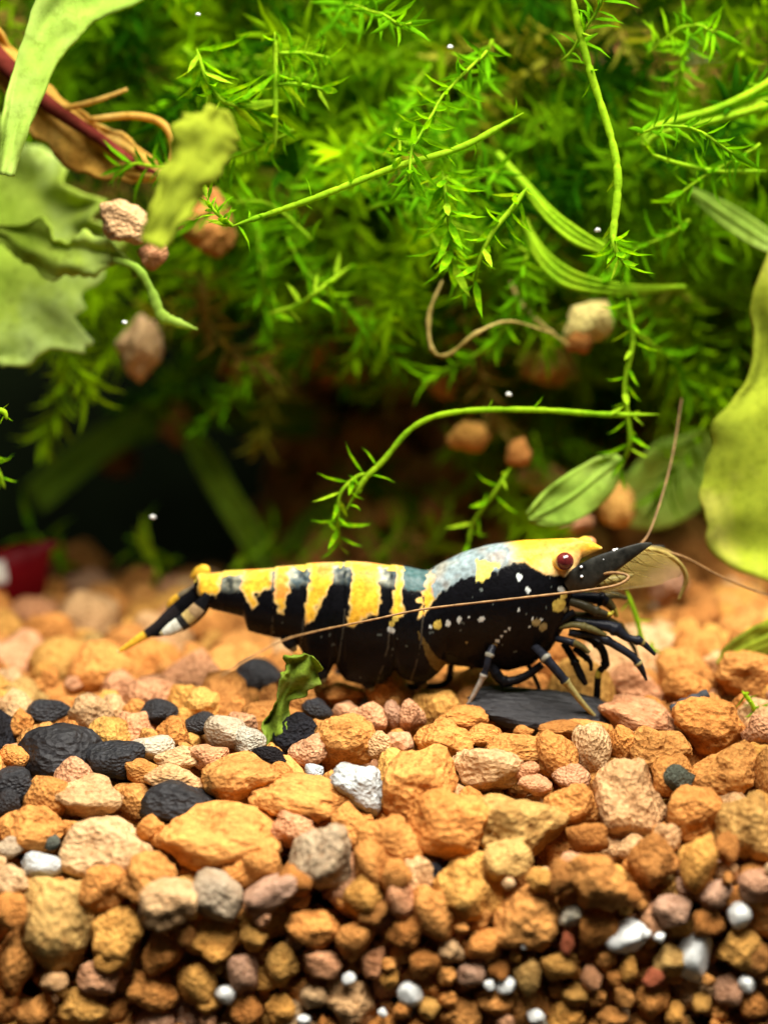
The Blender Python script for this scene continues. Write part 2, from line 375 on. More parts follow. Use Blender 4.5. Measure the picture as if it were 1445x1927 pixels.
LOOK = dict(o='orange', y='yellow ochre', t='pale peach', p='pinkish', m='dusky mauve', r='dark red', b='dark brown', v='olive tan')
def pebble_label(px, py, ww, hh, c, face):
    size = 'huge' if ww * hh > 20000 else 'big' if ww * hh > 9500 else 'middling' if ww * hh > 4500 else 'small' if ww * hh > 2300 else 'tiny'
    form = 'flat' if ww > 1.4 * hh else 'tall' if hh > 1.2 * ww else 'rounded'
    best = None
    for q in LIST:
        if q[6] and q[5] != 'bead':
            d = math.hypot(q[0] - px, q[1] - py) / (.5 * (q[2] + ww) + 12)
            if d < 1.0 and (best is None or d < best[0]): best = (d, ' '.join(q[6].split()[:4]))
    if best:
        wd = [x for x in best[1].split() if x not in ('with', 'in', 'at', 'among', 'a', 'the', 'under', 'below', 'behind', 'leaning', 'tucked', 'next', 'beside')]
        if not any(x in wd for x in ('stone', 'pebble', 'slab', 'chip')): wd.append('stone')
        where = 'touching the ' + ' '.join(wd)
    else: where = 'pressed against the front glass' if face else 'on top of the gravel bed' if py < 1480 else 'on the front edge of the gravel'
    return f'{size} {form} {LOOK[c]} clay pebble {where}'
placed = []            # (x, y, z, r, ellipse in the picture)
def jitter(c, a=.14):
    f = 1 + random.uniform(-a, a); g = 1 + random.uniform(-.06, .06)
    return (min(.9, c[0] * f), min(.9, c[1] * f * g), min(.9, c[2] * f * g * g), 1)
names = dict(clay='clay_pebble', stone='stone', quartz='quartz_pebble', bead='white_bead')
n_individual = 0
for i, row in enumerate(LIST):
    px, py, ww, hh, c, kind, label, rot = row[:8]; dy = row[8] if len(row) > 8 else 0
    p, face = hit(px, py); s = (p.y - CAM_Y) / FPX
    rx, rz = ww / 2 * s * 1.12, hh / 2 * s * 1.12; ry = .5 * (rx + rz) if not (kind == 'stone' and ww > 200) else rz * 1.6
    if face: p = pt(px, py, YF + ry * .9)
    else: p = pt(px, py, p.y + ry * .1 + dy)
    o = link(names[kind], pebble_mesh(kind, i % 26, ww > 84), None, p)
    o.scale = (rx, ry, rz)
    o.rotation_euler = (0, math.radians(rot) , 0)
    if rot == 0: o.rotation_euler = random.choice([(0, 0, 0), (math.pi, 0, 0), (0, math.pi, 0), (0, 0, math.pi)])
    o.color = jitter(TINT[c], .10)
    if label is None: tag(o, pebble_label(px, py, ww, hh, c, face), 'pebble', GROUPS[c][1])
    else:
        tag(o, label, 'bead' if kind == 'bead' else 'stone')
        if kind == 'bead': o['group'] = 'white beads in the front gravel'
    n_individual += kind == 'clay' and label is None
    placed.append((p.x, p.y, p.z, .92 * (rx * ry * rz) ** (1 / 3), (px, py, ww / 2, hh / 2, proj(p)[2])))

cell = .36; grid = {}
def put(q):
    grid.setdefault((int(q[0] // cell), int(q[1] // cell), int(q[2] // cell)), []).append(q)
for q in placed: put(q)
E = np.array([q[4] for q in placed])
def free(x, y, z, r, k=.84):
    cx, cy, cz = int(x // cell), int(y // cell), int(z // cell)
    for a in (-1, 0, 1):
        for b in (-1, 0, 1):
            for c in (-1, 0, 1):
                for q in grid.get((cx + a, cy + b, cz + c), ()):
                    if (x - q[0]) ** 2 + (y - q[1]) ** 2 + (z - q[2]) ** 2 < (k * (r + q[3])) ** 2: return False
    return True
def hides(x, y, z, r):
    u, v, d = proj((x, y, z)); rp = r / d * FPX * .75
    k = ((E[:, 0] - u) / (E[:, 2] + rp)) ** 2 + ((E[:, 1] - v) / (E[:, 3] + rp)) ** 2
    return bool(np.any((k < 1) & (E[:, 4] > d - .02)))
fill = []
def throw(n, r0, zone):
    for _ in range(n):
        r = r0 * random.uniform(.85, 1.12)
        if zone == 'face':
            x = random.uniform(-2.3, 2.3); z = random.uniform(-1.25, -.2); y = YF + r + random.random() ** 1.5 * .32
            if z + r * .4 > S(x, y): continue
        else:
            y = random.uniform(YF, 2.2) if zone == 'near' else random.uniform(2.2, 7.5)
            hw = .2 * (y + 9) * 1.4; x = random.uniform(-hw, hw); z = S(x, y) - .25 * r - random.random() ** 1.6 * (.34 if zone == 'near' else .2)
            if y < YF + r: y = YF + r
        if free(x, y, z, r) and not hides(x, y, z, r):
            q = (x, y, z, r); put(q); fill.append(q)
for r0, nf, nn, nfar in ((.17, 200, 2000, 1500), (.14, 500, 3500, 3000), (.11, 1500, 5000, 3500), (.085, 3000, 6000, 2500), (.06, 3000, 5000, 0), (.042, 2600, 3000, 0), (.028, 1800, 0, 0)):
    throw(nf, r0, 'face'); throw(nn, r0, 'near'); throw(nfar, r0, 'far')
PICK = ['o'] * 46 + ['y'] * 18 + ['t'] * 9 + ['p'] * 10 + ['b'] * 12 + ['v'] * 3 + ['m'] * 2
def rank(q):
    u, v, d = proj(q[:3])
    if not (-20 < u < 1465 and -20 < v < 1947): return 0
    depth = min(S(q[0], q[1]) - q[2], q[1] - YF) - q[3]
    return q[3] / d * (1 if depth < .08 else .3)
fill.sort(key=rank, reverse=True)
n_more = 295 - n_individual
for q in fill[:n_more]:
    o = link('clay_pebble', pebble_mesh('clay', random.randrange(26), False), None, q[:3])
    r = q[3] * 1.12; o.scale = (r * random.uniform(.9, 1.2), r * random.uniform(.85, 1.1), r * random.uniform(.8, 1.05))
    o.rotation_euler = [random.uniform(0, 6.28) for _ in range(3)]
    c = random.choice(PICK); o.color = jitter(TINT[c]); tag(o, f'smallish {LOOK[c]} pebble lodged between larger gravel pebbles', 'pebble', 'smaller ' + GROUPS[c][1])
base = [pebble_arrays(900 + i, 2 if i < 8 else 3, 1.0) for i in range(16)]
VV = []; FF = []; CC = []; off = 0
for q in fill[n_more:]:
    near = q[1] < 1.5
    P, Fs = base[random.randrange(8, 16) if near else random.randrange(8)]
    M = np.array(Euler([random.uniform(0, 6.28) for _ in range(3)]).to_matrix()); r = q[3] * 1.12
    VV.append((P * (r * np.array([random.uniform(.9, 1.2), 1, random.uniform(.8, 1.05)]))) @ M.T + np.array(q[:3])); FF.append(Fs + off); off += len(P)
    c = random.random(); key = 'k' if c < .035 else ('l' if c < .045 else random.choice(PICK if near else ['y', 'y', 'o', 'o', 'o', 'b', 'b']))
    CC.append(np.repeat([jitter(TINT[key])[:3]], len(P), axis=0))
tag(link('gravel', np_mesh('gravel', np.vstack(VV), np.vstack(FF), CLAY_MESH, np.vstack(CC))),
    'mixed orange gravel filling the gaps and running back behind the shrimp', 'gravel', kind='stuff')
print('pebbles listed', len(LIST), 'fill', len(fill), 'clay individual', n_individual)

# ------------------------------------------------------------------ the banded shrimp
def inside(P, poly):
    x, y = P[:, 0], P[:, 1]; r = np.zeros(len(P), bool); n = len(poly)
    for i in range(n):
        (x1, y1), (x2, y2) = poly[i], poly[(i + 1) % n]
        if y1 == y2: continue
        c = ((y1 > y) != (y2 > y)) & (x < (x2 - x1) * (y - y1) / (y2 - y1) + x1); r ^= c
    return r
def edge_dist(P, poly):
    d = np.full(len(P), 1e9); n = len(poly)
    for i in range(n):
        a = np.array(poly[i], float); b = np.array(poly[(i + 1) % n], float); ab = b - a
        t = np.clip(((P - a) @ ab) / (ab @ ab + 1e-9), 0, 1); d = np.minimum(d, np.linalg.norm(P - (a + t[:, None] * ab), axis=1))
    return d
TOP = [(366, 1092), (372, 1082), (420, 1077), (480, 1073), (515, 1070), (560, 1065), (600, 1061), (640, 1059), (690, 1060), (740, 1066), (770, 1069), (795, 1074), (806, 1075),
       (830, 1061), (870, 1041), (920, 1026), (980, 1018), (1040, 1015), (1078, 1013), (1095, 1014), (1115, 1020), (1132, 1030)]
BOT = [(366, 1112), (372, 1126), (400, 1146), (440, 1155), (460, 1160), (467, 1186), (500, 1195), (540, 1203), (562, 1214), (574, 1236), (584, 1264), (604, 1273), (620, 1268), (630, 1246),
       (636, 1262), (650, 1280), (690, 1290), (720, 1287), (736, 1272), (743, 1258), (752, 1274), (780, 1284), (806, 1281), (826, 1264), (838, 1249), (860, 1252), (900, 1257), (930, 1258),
       (955, 1262), (1000, 1250), (1035, 1222), (1058, 1186), (1070, 1150), (1078, 1108), (1084, 1072), (1092, 1052), (1112, 1041), (1132, 1033)]
WID = [(366, 10), (380, 24), (440, 34), (520, 44), (650, 56), (760, 62), (850, 70), (950, 72), (1030, 56), (1070, 34), (1090, 16), (1132, 2)]
BANDS = [[(370, 1070), (421, 1070), (421, 1107), (410, 1119), (386, 1129), (374, 1112)],
         [(460, 1065), (517, 1065), (511, 1100), (490, 1114), (485, 1139), (474, 1139), (463, 1114), (453, 1100)],
         [(520, 1060), (552, 1060), (548, 1100), (540, 1126), (537, 1146), (522, 1144), (516, 1109)],
         [(584, 1055), (630, 1055), (629, 1091), (617, 1110), (600, 1138), (595, 1164), (578, 1170), (574, 1139), (581, 1091)],
         [(660, 1055), (720, 1055), (719, 1109), (713, 1149), (702, 1147), (689, 1152), (677, 1160), (668, 1170), (652, 1165), (655, 1122)],
         [(745, 1060), (764, 1060), (758, 1104), (759, 1147), (746, 1153), (734, 1139)],
         [(806, 1068), (842, 1060), (840, 1092), (828, 1108), (816, 1118), (802, 1138), (794, 1153), (783, 1151), (789, 1120), (798, 1092)],
         [(812, 1060), (860, 1030), (921, 1010), (1001, 1005), (1140, 1005), (1140, 1036), (1117, 1040), (1090, 1050), (1078, 1066), (1060, 1078), (1040, 1075), (1017, 1070), (997, 1060), (981, 1048),
          (961, 1053), (939, 1057), (921, 1076), (899, 1090), (893, 1075), (869, 1080), (840, 1096), (824, 1112), (812, 1118)]]
DOTS = [(973, 1074, 7, 'w'), (988, 1097, 7, 'w'), (971, 1133, 3, 'w'), (821, 1160, 10, 'y'), (841, 1158, 7, 'w'), (861, 1152, 6, 'w'), (902, 1150, 5, 'w'), (880, 1148, 3, 'w'), (808, 1165, 4, 'w'),
        (735, 1172, 7, 'w'), (738, 1160, 6, 'y'), (744, 1150, 7, 'y'), (947, 1176, 3, 'w'), (940, 1184, 3, 'w'), (933, 1193, 4, 'w'), (927, 1202, 5, 'b'), (1005, 1160, 9, 'b'), (1018, 1170, 9, 'b'),
        (992, 1168, 3, 'w'), (998, 1153, 3, 'w'), (1014, 1155, 3, 'w'), (955, 1170, 3, 'w'), (876, 1198, 4, 'b'), (1047, 1130, 15, 'y'), (1056, 1112, 9, 'y'), (1052, 1100, 8, 'w'), (1060, 1140, 6, 'b')]
SY0 = 0.02
def shrimp_Y(px): return SY0 + (760 - px) / 400 * .13
def body_mesh(name, ns=760, k=220, red=False):
    top = np.array(TOP, float); bot = np.array(BOT, float); wid = np.array(WID, float)
    X = np.linspace(366, 1132, ns); t = np.interp(X, top[:, 0], top[:, 1]); b = np.interp(X, bot[:, 0], bot[:, 1]); h = np.interp(X, wid[:, 0], wid[:, 1])
    ker = np.hanning(9); ker /= ker.sum()
    sm = lambda a: np.convolve(np.pad(a, 4, mode='edge'), ker, 'valid')
    t, b, h = sm(t), sm(b), sm(h)
    # the plates overlap backwards: each is widest at its rear edge
    seg = [372, 420, 517, 575, 650, 736, 796]; step = np.zeros(ns)
    for a, c in zip(seg[:-1], seg[1:]):
        mk = (X >= a) & (X < c); step[mk] = 1 - (X[mk] - a) / (c - a)
    step = sm(step)
    th = np.linspace(0, 2 * math.pi, k, endpoint=False); V = np.zeros((ns, k, 3)); Q = np.zeros((ns, k, 2))
    for i in range(ns):
        u = np.cos(th)                                    # 1 at the back ridge, -1 underneath
        py = t[i] + (b[i] - t[i]) * (1 - u) / 2
        H = b[i] - t[i]
        base_ = np.abs(np.sin(th)) ** .85 * np.sign(np.sin(th))
        # widest a fixed way below the back, hanging plates thin towards their lower edge
        wide = h[i] * (1 - .45 * np.clip((py - (t[i] + 75)) / 150, 0, 1) ** 1.3)
        y = base_ * np.minimum(wide, H * .62) * (1 + .055 * step[i])
        py = py - 2.2 * step[i] * np.clip(u, 0, 1)
        Q[i, :, 0] = X[i]; Q[i, :, 1] = py
        Y = shrimp_Y(X[i])
        d = np.array([ray(X[i], q) for q in py]); tt = (Y - CAM_Y) / d[:, 1]
        V[i, :, 0] = d[:, 0] * tt; V[i, :, 2] = CAM_Z + d[:, 2] * tt; V[i, :, 1] = Y + y * sc(Y)
    P = V.reshape(-1, 3); Qf = Q.reshape(-1, 2)
    n1 = np.array([noise.noise(Vector((p[0] * 14, p[1] * 14, p[2] * 14))) for p in P]); n2 = np.array([noise.noise(Vector((p[0] * 40, p[1] * 40, p[2] * 40 + 9))) for p in P])
    n3 = np.array([noise.noise(Vector((p[0] * 7 + 5, p[1] * 7, p[2] * 7))) for p in P])
    W = Qf + np.stack([n1 * 7 + n2 * 5.5, n1 * 5 + n2 * 5.5], 1)
    col = np.tile(np.array([.004, .004, .005]), (len(P), 1))
    if red:
        col[:] = (.15, .004, .007); mk = inside(W, [(880, 1060), (940, 1050), (945, 1120), (890, 1130)])
        col[mk] = (.8, .78, .72)
    else:
        back = np.interp(W[:, 0], top[:, 0], top[:, 1]); dd = W[:, 1] - back
        grey = (dd < 34) & (W[:, 0] < 800) & (W[:, 0] > 380)
        mixg = np.clip(.5 + n3 * 1.3 + n2 * .9, 0, 1)[:, None]
        gcol = np.array([.09, .13, .14]) * (1 - mixg) + np.array([.34, .34, .25]) * mixg; gcol = gcol * np.clip(.75 + 1.1 * n1 + .6 * n2, .2, 1.3)[:, None]
        fade = np.clip((34 - dd) / 12, 0, 1)[:, None]
        col = np.where(grey[:, None], col * (1 - fade) + gcol * fade, col)
        rim = (dd < 2.5) & (W[:, 0] < 800); col[rim] = (.62, .45, .07)
        gap = (W[:, 0] > 762) & (W[:, 0] < 806) & (dd < 30); col[gap] = np.array([.06, .11, .11]) + .05 * n2[gap][:, None]
        for bi, poly in enumerate(BANDS):
            m_ = inside(W, poly); e = edge_dist(W, poly)
            yel = np.array([.80, .43, .035]); pale = np.array([.62, .56, .34]); org = np.array([.80, .27, .05])
            f = np.clip((n3 - .02) * 2.6, 0, .85)[:, None]; c = yel * (1 - f) + org * f
            c = c * np.clip(.96 + .35 * n1 + .3 * n2, .62, 1.15)[:, None]
            g = np.clip(1 - e / 8.0 + .3 * n2, 0, 1)[:, None] * .55; c = c * (1 - g) + pale * g
            if bi == 7:
                blue = np.array([.21, .27, .28]); z = np.clip((1000 - W[:, 0] + 60 * n3) / 60, 0, 1)[:, None] * (1 + .18 * np.clip(n1 * 2, -1, 0))[:, None]
                c = c * (1 - z) + (blue * (1 + .5 * n2[:, None])) * z
                p2 = inside(W, [(899, 1048), (935, 1046), (928, 1066), (916, 1078), (900, 1090), (894, 1074)]); c[p2] = (.72, .58, .12)
                hd = np.clip((W[:, 0] - 1000) / 30, 0, 1)[:, None] * np.clip((W[:, 1] - 1030) / 20, 0, 1)[:, None] * .6
                c = c * (1 - hd) + np.array([.85, .60, .28]) * hd
            if bi == 6:
                z = np.clip((1100 - W[:, 1]) / 25, 0, 1)[:, None] * .7; c = c * (1 - z) + np.array([.36, .40, .32]) * z
            a_ = np.clip(e / 3.0 + .4 * n2, 0, 1)[:, None]; c = col * (1 - a_) + c * a_; col[m_] = c[m_]
        strip = inside(W, [(783, 1170), (790, 1176), (806, 1206), (824, 1228), (846, 1246), (846, 1262), (830, 1268), (808, 1238), (792, 1206)])
        col[strip] = (.13, .09, .025)
        # the underside of the hindmost plates and the gill cover have faint brown edges
        for x0 in (517, 575, 650, 736, 796):           # pale rear edges of the overlapping plates
            arc = x0 - 10 * np.clip((Qf[:, 1] - 1120) / 100, 0, 1.6) ** 2
            ln = (np.abs(Qf[:, 0] - arc + n1 * 2) < 1.6) & (Qf[:, 1] > 1110) & (n3 + n2 * .5 > -.15); col[ln] = (.055, .05, .038)
        fl = (n2 > .62) & (n3 > .05) & (col[:, 0] < .01); col[fl] = (.10, .12, .11)
        for x, y, r, kd in DOTS:
            dd2 = np.hypot(Qf[:, 0] - x + n2 * 3 + n1 * 2, Qf[:, 1] - y + n1 * 3 - n2 * 2); m_ = dd2 < r * .85
            col[m_] = {'w': (.60, .66, .64), 'y': (.62, .48, .10), 'b': (.30, .24, .10)}[kd]
    F = []
    for i in range(ns - 1):
        a = np.arange(k); bq = (a + 1) % k
        F.append(np.stack([i * k + a, i * k + bq, (i + 1) * k + bq, (i + 1) * k + a], 1))
    F = np.vstack(F)
    me = np_mesh(name, P, F, SHELL, col)
    bm = bmesh.new(); bm.from_mesh(me); bm.verts.ensure_lookup_table()
    bmesh.ops.contextual_create(bm, geom=[bm.verts[j] for j in range(k)]); bmesh.ops.contextual_create(bm, geom=[bm.verts[(ns - 1) * k + j] for j in range(k)])
    bmesh.ops.recalc_face_normals(bm, faces=bm.faces); bm.to_mesh(me); bm.free()
    return me
BLK = (.005, .005, .006); YEL = (.80, .46, .04); WHT = (.62, .62, .52); TAN = (.36, .29, .14)
shrimp = empty('shrimp', pt(800, 1345, SY0))
tag(shrimp, 'black shrimp with yellow bands standing on the orange gravel', 'shrimp')
link('body', body_mesh('body'), shrimp)
def seg(stops):
    """piecewise colours: list of (t_end, colour)"""
    def f(t):
        for e, c in stops:
            if t <= e: return c
        return stops[-1][1]
    return f
def blade(name, pts, stops, flat, n=60, k=14, mat=SHELL, parent=shrimp): return tube(name, pts, mat, n, k, seg(stops), parent, flat)
ty = shrimp_Y(380)
# tail fan: telson, then the four blades beside it
blade('telson', [(392, 1100, ty, 12), (360, 1128, ty, 16), (330, 1153, ty, 16), (296, 1180, ty, 11), (262, 1202, ty, 8), (236, 1219, ty, 5), (222, 1227, ty, 2)],
      [(.30, BLK), (.60, (.02, .017, .018)), (.98, YEL), (1, WHT)], .45)
blade('tail_blade', [(388, 1088, ty + .06, 8), (368, 1112, ty + .08, 13), (346, 1124, ty + .1, 13), (328, 1136, ty + .12, 12), (316, 1146, ty + .13, 5)],
      [(.30, (.10, .08, .06)), (.55, (.16, .13, .08)), (.93, YEL), (1, TAN)], .5)
blade('tail_blade', [(394, 1078, ty + .12, 5), (386, 1075, ty + .13, 13), (372, 1081, ty + .15, 13), (360, 1087, ty + .17, 4)], [(1, YEL)], .5)
blade('tail_blade', [(392, 1118, ty - .08, 8), (372, 1146, ty - .1, 14), (350, 1166, ty - .1, 14), (322, 1184, ty - .1, 12), (302, 1194, ty - .1, 4)],
      [(.22, BLK), (.36, (.30, .20, .10)), (.50, (.45, .33, .12)), (.60, (.02, .02, .02)), (.92, WHT), (1, TAN)], .4)
blade('tail_blade', [(396, 1126, ty - .02, 8), (372, 1150, ty - .02, 16), (340, 1172, ty - .02, 17), (306, 1188, ty - .02, 10), (286, 1196, ty - .02, 3)], [(1, BLK)], .4)
# eyes on short stalks
def ball(name, px, py, Y, r, mat, parent):
    bm = bmesh.new(); bmesh.ops.create_uvsphere(bm, u_segments=24, v_segments=16, radius=r * sc(Y))
    bmesh.ops.translate(bm, verts=bm.verts, vec=pt(px, py, Y)); me = bpy.data.meshes.new(name); bm.to_mesh(me); bm.free()
    me.polygons.foreach_set('use_smooth', [True] * len(me.polygons)); me.materials.append(mat); return link(name, me, parent)
hy = shrimp_Y(1062)
es = tube('eye_stalk', [(1042, 1058, hy - .04, 17), (1062, 1056, hy - .105, 18.5)], SHELL, 8, 12, seg([(1, (.8, .50, .10))]), shrimp); ball('eye', 1062, 1056, hy - .13, 17.5, EYE, es)
es = tube('eye_stalk', [(1080, 1030, hy + .03, 12), (1102, 1022, hy + .125, 14)], SHELL, 8, 12, seg([(1, (.75, .48, .06))]), shrimp); ball('eye', 1109, 1022, hy + .14, 13, plain('eye_far', (.42, .17, .06), .3, .4), es)
# antennal scales (dark blades) and the translucent film at their tips
near_scale = blade('antennal_scale', [(1066, 1104, hy - .10, 12), (1090, 1092, hy - .13, 26), (1130, 1068, hy - .15, 25), (1170, 1047, hy - .16, 17), (1205, 1030, hy - .17, 9), (1226, 1023, hy - .17, 2)],
      [(1, (1, 1, 1))], .25, mat=SCALE)
for (a, b_, r) in ((1135, 1052, 5), (1138, 1047, 3), (1155, 1036, 4), (1160, 1034, 3), (1166, 1043, 4), (1193, 1034, 3.5), (1198, 1032, 2.5), (1093, 1067, 3), (1094, 1085, 3)):
    o = ball('white_spot', a, b_, hy - .155, r * .9, WHITE, near_scale)
blade('antennal_scale', [(1072, 1090, hy + .08, 10), (1110, 1078, hy + .1, 24), (1160, 1058, hy + .12, 22), (1210, 1040, hy + .14, 14), (1250, 1030, hy + .15, 4)], [(1, (1, 1, 1))], .25, mat=SCALE)
for i in range(16):                                   # the fringe of fine hairs along the scale
    f = i / 15; a, b_ = 1100 + 118 * f, 1098 - 66 * f
    tube('bristle', [(a, b_, hy - .13, 1.3), (a + 22, b_ + 12 + 8 * math.sin(i * 2.3), hy - .11, 1.0), (a + 50 + 6 * math.sin(i * 1.7), b_ + 16 + 14 * math.sin(i * 2.3), hy - .08, .5)], ROOT, 8, 5, None, near_scale)
tube('antennal_film', [(1085, 1105, hy - .02, 10), (1140, 1085, hy, 30), (1200, 1068, hy + .04, 40), (1250, 1066, hy + .08, 34), (1282, 1078, hy + .1, 8)], FILM, 30, 14, None, shrimp, .12)
tube('antennule', [(1100, 1062, hy - .06, 5), (1180, 1036, hy - .05, 4), (1235, 1036, hy, 4), (1275, 1058, hy + .06, 5), (1290, 1090, hy + .1, 5), (1276, 1130, hy + .12, 3)], ROOT, 40, 8, None, shrimp)
# feelers
tube('antenna', [(1078, 1096, hy - .10, 5), (1120, 1082, hy - .14, 5), (1160, 1078, hy - .18, 4.6), (1182, 1086, hy - .21, 4.4), (1160, 1101, hy - .23, 4.2), (1110, 1110, hy - .235, 4.2), (1061, 1116, hy - .24, 4.5), (945, 1129, hy - .30, 4.2), (800, 1146, hy - .34, 4.2), (706, 1165, -.50, 4.2),
                 (586, 1190, -.8, 4.2), (518, 1212, -1.0, 4.2), (415, 1272, -1.25, 4)], ANTENNA, 120, 8, None, shrimp, 1.0, lambda t: (1 + .12 * np.sin(t * 500)) * np.interp(t, [0, 1], [.75, .40]))
tube('antenna', [(1150, 1060, hy + .1, 4), (1215, 1036, hy + .1, 2.8), (1280, 1046, hy + .1, 2.4), (1350, 1082, hy + .15, 2.2), (1420, 1112, hy + .2, 2), (1500, 1135, hy + .2, 1.6)], ANTENNA, 80, 8, None, shrimp)
tube('antennule', [(1200, 1030, hy + .15, 2.4), (1222, 1000, hy + .2, 2), (1246, 930, hy + .35, 1.8), (1266, 850, hy + .5, 1.5), (1282, 750, hy + .7, .8)], ANTENNA, 60, 8, None, shrimp)
# walking legs: dark thigh, pale shank, bulging joints
def leg(pts, knees, stops, name='walking_leg', n=70):
    pts = [(a, b_, c, d * .82) for a, b_, c, d in pts]
    tube(name, pts, SHELL, n, 10, seg(stops), shrimp, 1.0, lambda t: 1 + sum(.35 * np.exp(-((t - q) / .03) ** 2) for q in knees))
GRY = (.20, .19, .15); DK = (.012, .013, .018)
leg([(935, 1200, -.10, 9), (921, 1232, -.16, 9), (911, 1268, -.17, 7.5), (893, 1304, -.16, 6), (872, 1342, -.14, 4)], (.25, .52), [(.24, DK), (.28, GRY), (.50, DK), (.97, (.28, .26, .22)), (1, TAN)])
leg([(1000, 1212, -.10, 12), (1026, 1238, -.20, 11), (1050, 1266, -.22, 11), (1068, 1288, -.22, 9), (1096, 1324, -.2, 7), (1132, 1362, -.16, 4)], (.2, .55), [(.19, DK), (.23, GRY), (.55, DK), (.60, (.30, .26, .1)), (1, (.26, .22, .08))])
leg([(925, 1235, -.06, 9), (930, 1262, -.08, 13), (950, 1282, -.09, 12), (985, 1274, -.1, 10), (1020, 1250, -.1, 9)], (.5,), [(.3, DK), (1, BLK)])
leg([(985, 1235, .0, 6), (1012, 1290, .0, 5), (1015, 1320, -.02, 4), (998, 1374, -.06, 3)], (.5,), [(.4, DK), (1, (.16, .13, .10))])
leg([(1060, 1210, -.05, 9), (1078, 1240, -.08, 9), (1092, 1270, -.09, 10), (1102, 1288, -.09, 6)], (.4,), [(1, BLK)])
leg([(1070, 1190, -.04, 9), (1110, 1202, -.06, 10), (1132, 1222, -.06, 10), (1138, 1250, -.06, 9), (1125, 1272, -.05, 8), (1122, 1340, .0, 9)], (.3, .6), [(.75, BLK), (.8, (.45, .38, .05)), (1, BLK)])
leg([(1055, 1165, -.1, 12), (1100, 1172, -.12, 12), (1148, 1180, -.14, 14), (1180, 1200, -.15, 10), (1206, 1208, -.15, 9), (1232, 1232, -.15, 4)], (.45, .75), [(.8, DK), (.83, (.2, .16, .05)), (1, DK)], 'claw_leg')
leg([(1070, 1190, -.12, 9), (1120, 1196, -.14, 8), (1160, 1216, -.15, 10), (1190, 1236, -.16, 9), (1205, 1256, -.16, 8), (1216, 1280, -.15, 3)], (.3, .72), [(.7, DK), (.74, (.28, .24, .10)), (1, DK)], 'claw_leg')
leg([(1050, 1130, -.05, 10), (1090, 1124, -.06, 12), (1130, 1128, -.06, 14), (1150, 1142, -.05, 10), (1160, 1160, -.04, 5)], (.5,), [(.6, DK), (.8, (.10, .08, .03)), (1, (.4, .34, .05))], 'claw_leg')
leg([(1035, 1190, -.1, 8), (1058, 1168, -.13, 9), (1080, 1152, -.14, 9)], (), [(1, BLK)], 'claw_leg')
leg([(1060, 1175, .05, 8), (1120, 1160, .1, 10), (1165, 1180, .12, 9), (1190, 1215, .12, 6), (1200, 1240, .12, 3)], (.5,), [(1, (.03, .026, .012))], 'claw_leg')
leg([(1058, 1150, .0, 8), (1090, 1160, -.02, 11), (1130, 1158, -.04, 10), (1155, 1172, -.04, 5)], (.5,), [(1, (.07, .055, .02))], 'claw_leg')
OLV = (.10, .085, .03)
for pts, st in (([(1060, 1110, -.12, 9), (1100, 1100, -.13, 13), (1150, 1092, -.12, 11), (1190, 1082, -.1, 4)], [(.5, (.03, .028, .016)), (1, (.20, .16, .05))]),
                ([(1058, 1128, -.12, 8), (1092, 1138, -.14, 11), (1122, 1150, -.14, 10), (1146, 1156, -.14, 6), (1154, 1150, -.14, 3)], [(.7, (.04, .035, .018)), (1, (.5, .42, .05))]),
                ([(1050, 1180, -.12, 7), (1082, 1176, -.14, 8), (1112, 1184, -.15, 9), (1140, 1196, -.15, 5)], [(1, OLV)]),
                ([(1040, 1200, -.1, 8), (1066, 1206, -.13, 9), (1090, 1214, -.14, 8), (1108, 1228, -.14, 5)], [(.5, DK), (1, OLV)]),
                ([(1065, 1120, .05, 9), (1105, 1130, .06, 12), (1150, 1120, .06, 10), (1180, 1126, .06, 4)], [(1, (.06, .05, .02))]),
                ([(1080, 1220, -.1, 7), (1096, 1232, -.1, 8), (1110, 1246, -.1, 6), (1112, 1262, -.1, 4)], [(1, BLK)])):
    leg(pts, (.5,), st, 'mouth_feeler', 40)
leg([(850, 1240, .12, 8), (838, 1286, .14, 8), (780, 1292, .14, 8), (738, 1294, .13, 8), (706, 1302, .12, 8), (680, 1328, .1, 6)], (.5, .75), [(.45, DK), (.5, GRY), (.68, DK), (.74, GRY), (1, (.06, .06, .055))])
leg([(880, 1240, .14, 8), (905, 1276, .15, 12), (935, 1296, .16, 14), (965, 1306, .16, 7)], (), [(.3, DK), (1, (.28, .30, .24))])
# little paddles under the abdomen
for (a, b_, c, d, e, f) in ((600, 1225, 604, 1262, 610, 1285), (690, 1250, 694, 1282, 700, 1300), (790, 1245, 790, 1275, 800, 1294), (540, 1180, 545, 1205, 555, 1225)):
    blade('swimmeret', [(a, b_, .05, 14), (c, d, .03, 16), (e, f, .03, 5)], [(.8, (.008, .008, .008)), (1, (.16, .12, .05))], .4, 20)

# red shrimp slipping out of view beside the gravel
rs = empty('red_shrimp', (0, 0, 0)); rb = bpy.data.objects.new('body', body_mesh('red_body', 200, 48, True)); COL.objects.link(rb); rb.parent = rs
c0 = pt(760, 1150, 0); tgt = pt(-92, 1118, 2.1)
rs.matrix_world = Matrix.Translation(tgt) @ Matrix.Rotation(math.radians(-4), 4, 'Y') @ Matrix.Rotation(math.radians(12), 4, 'Z') @ Matrix.Scale(.72, 4) @ Matrix.Translation(-c0)
tag(rs, 'blurred deep red shrimp with a white patch on the far gravel', 'shrimp')

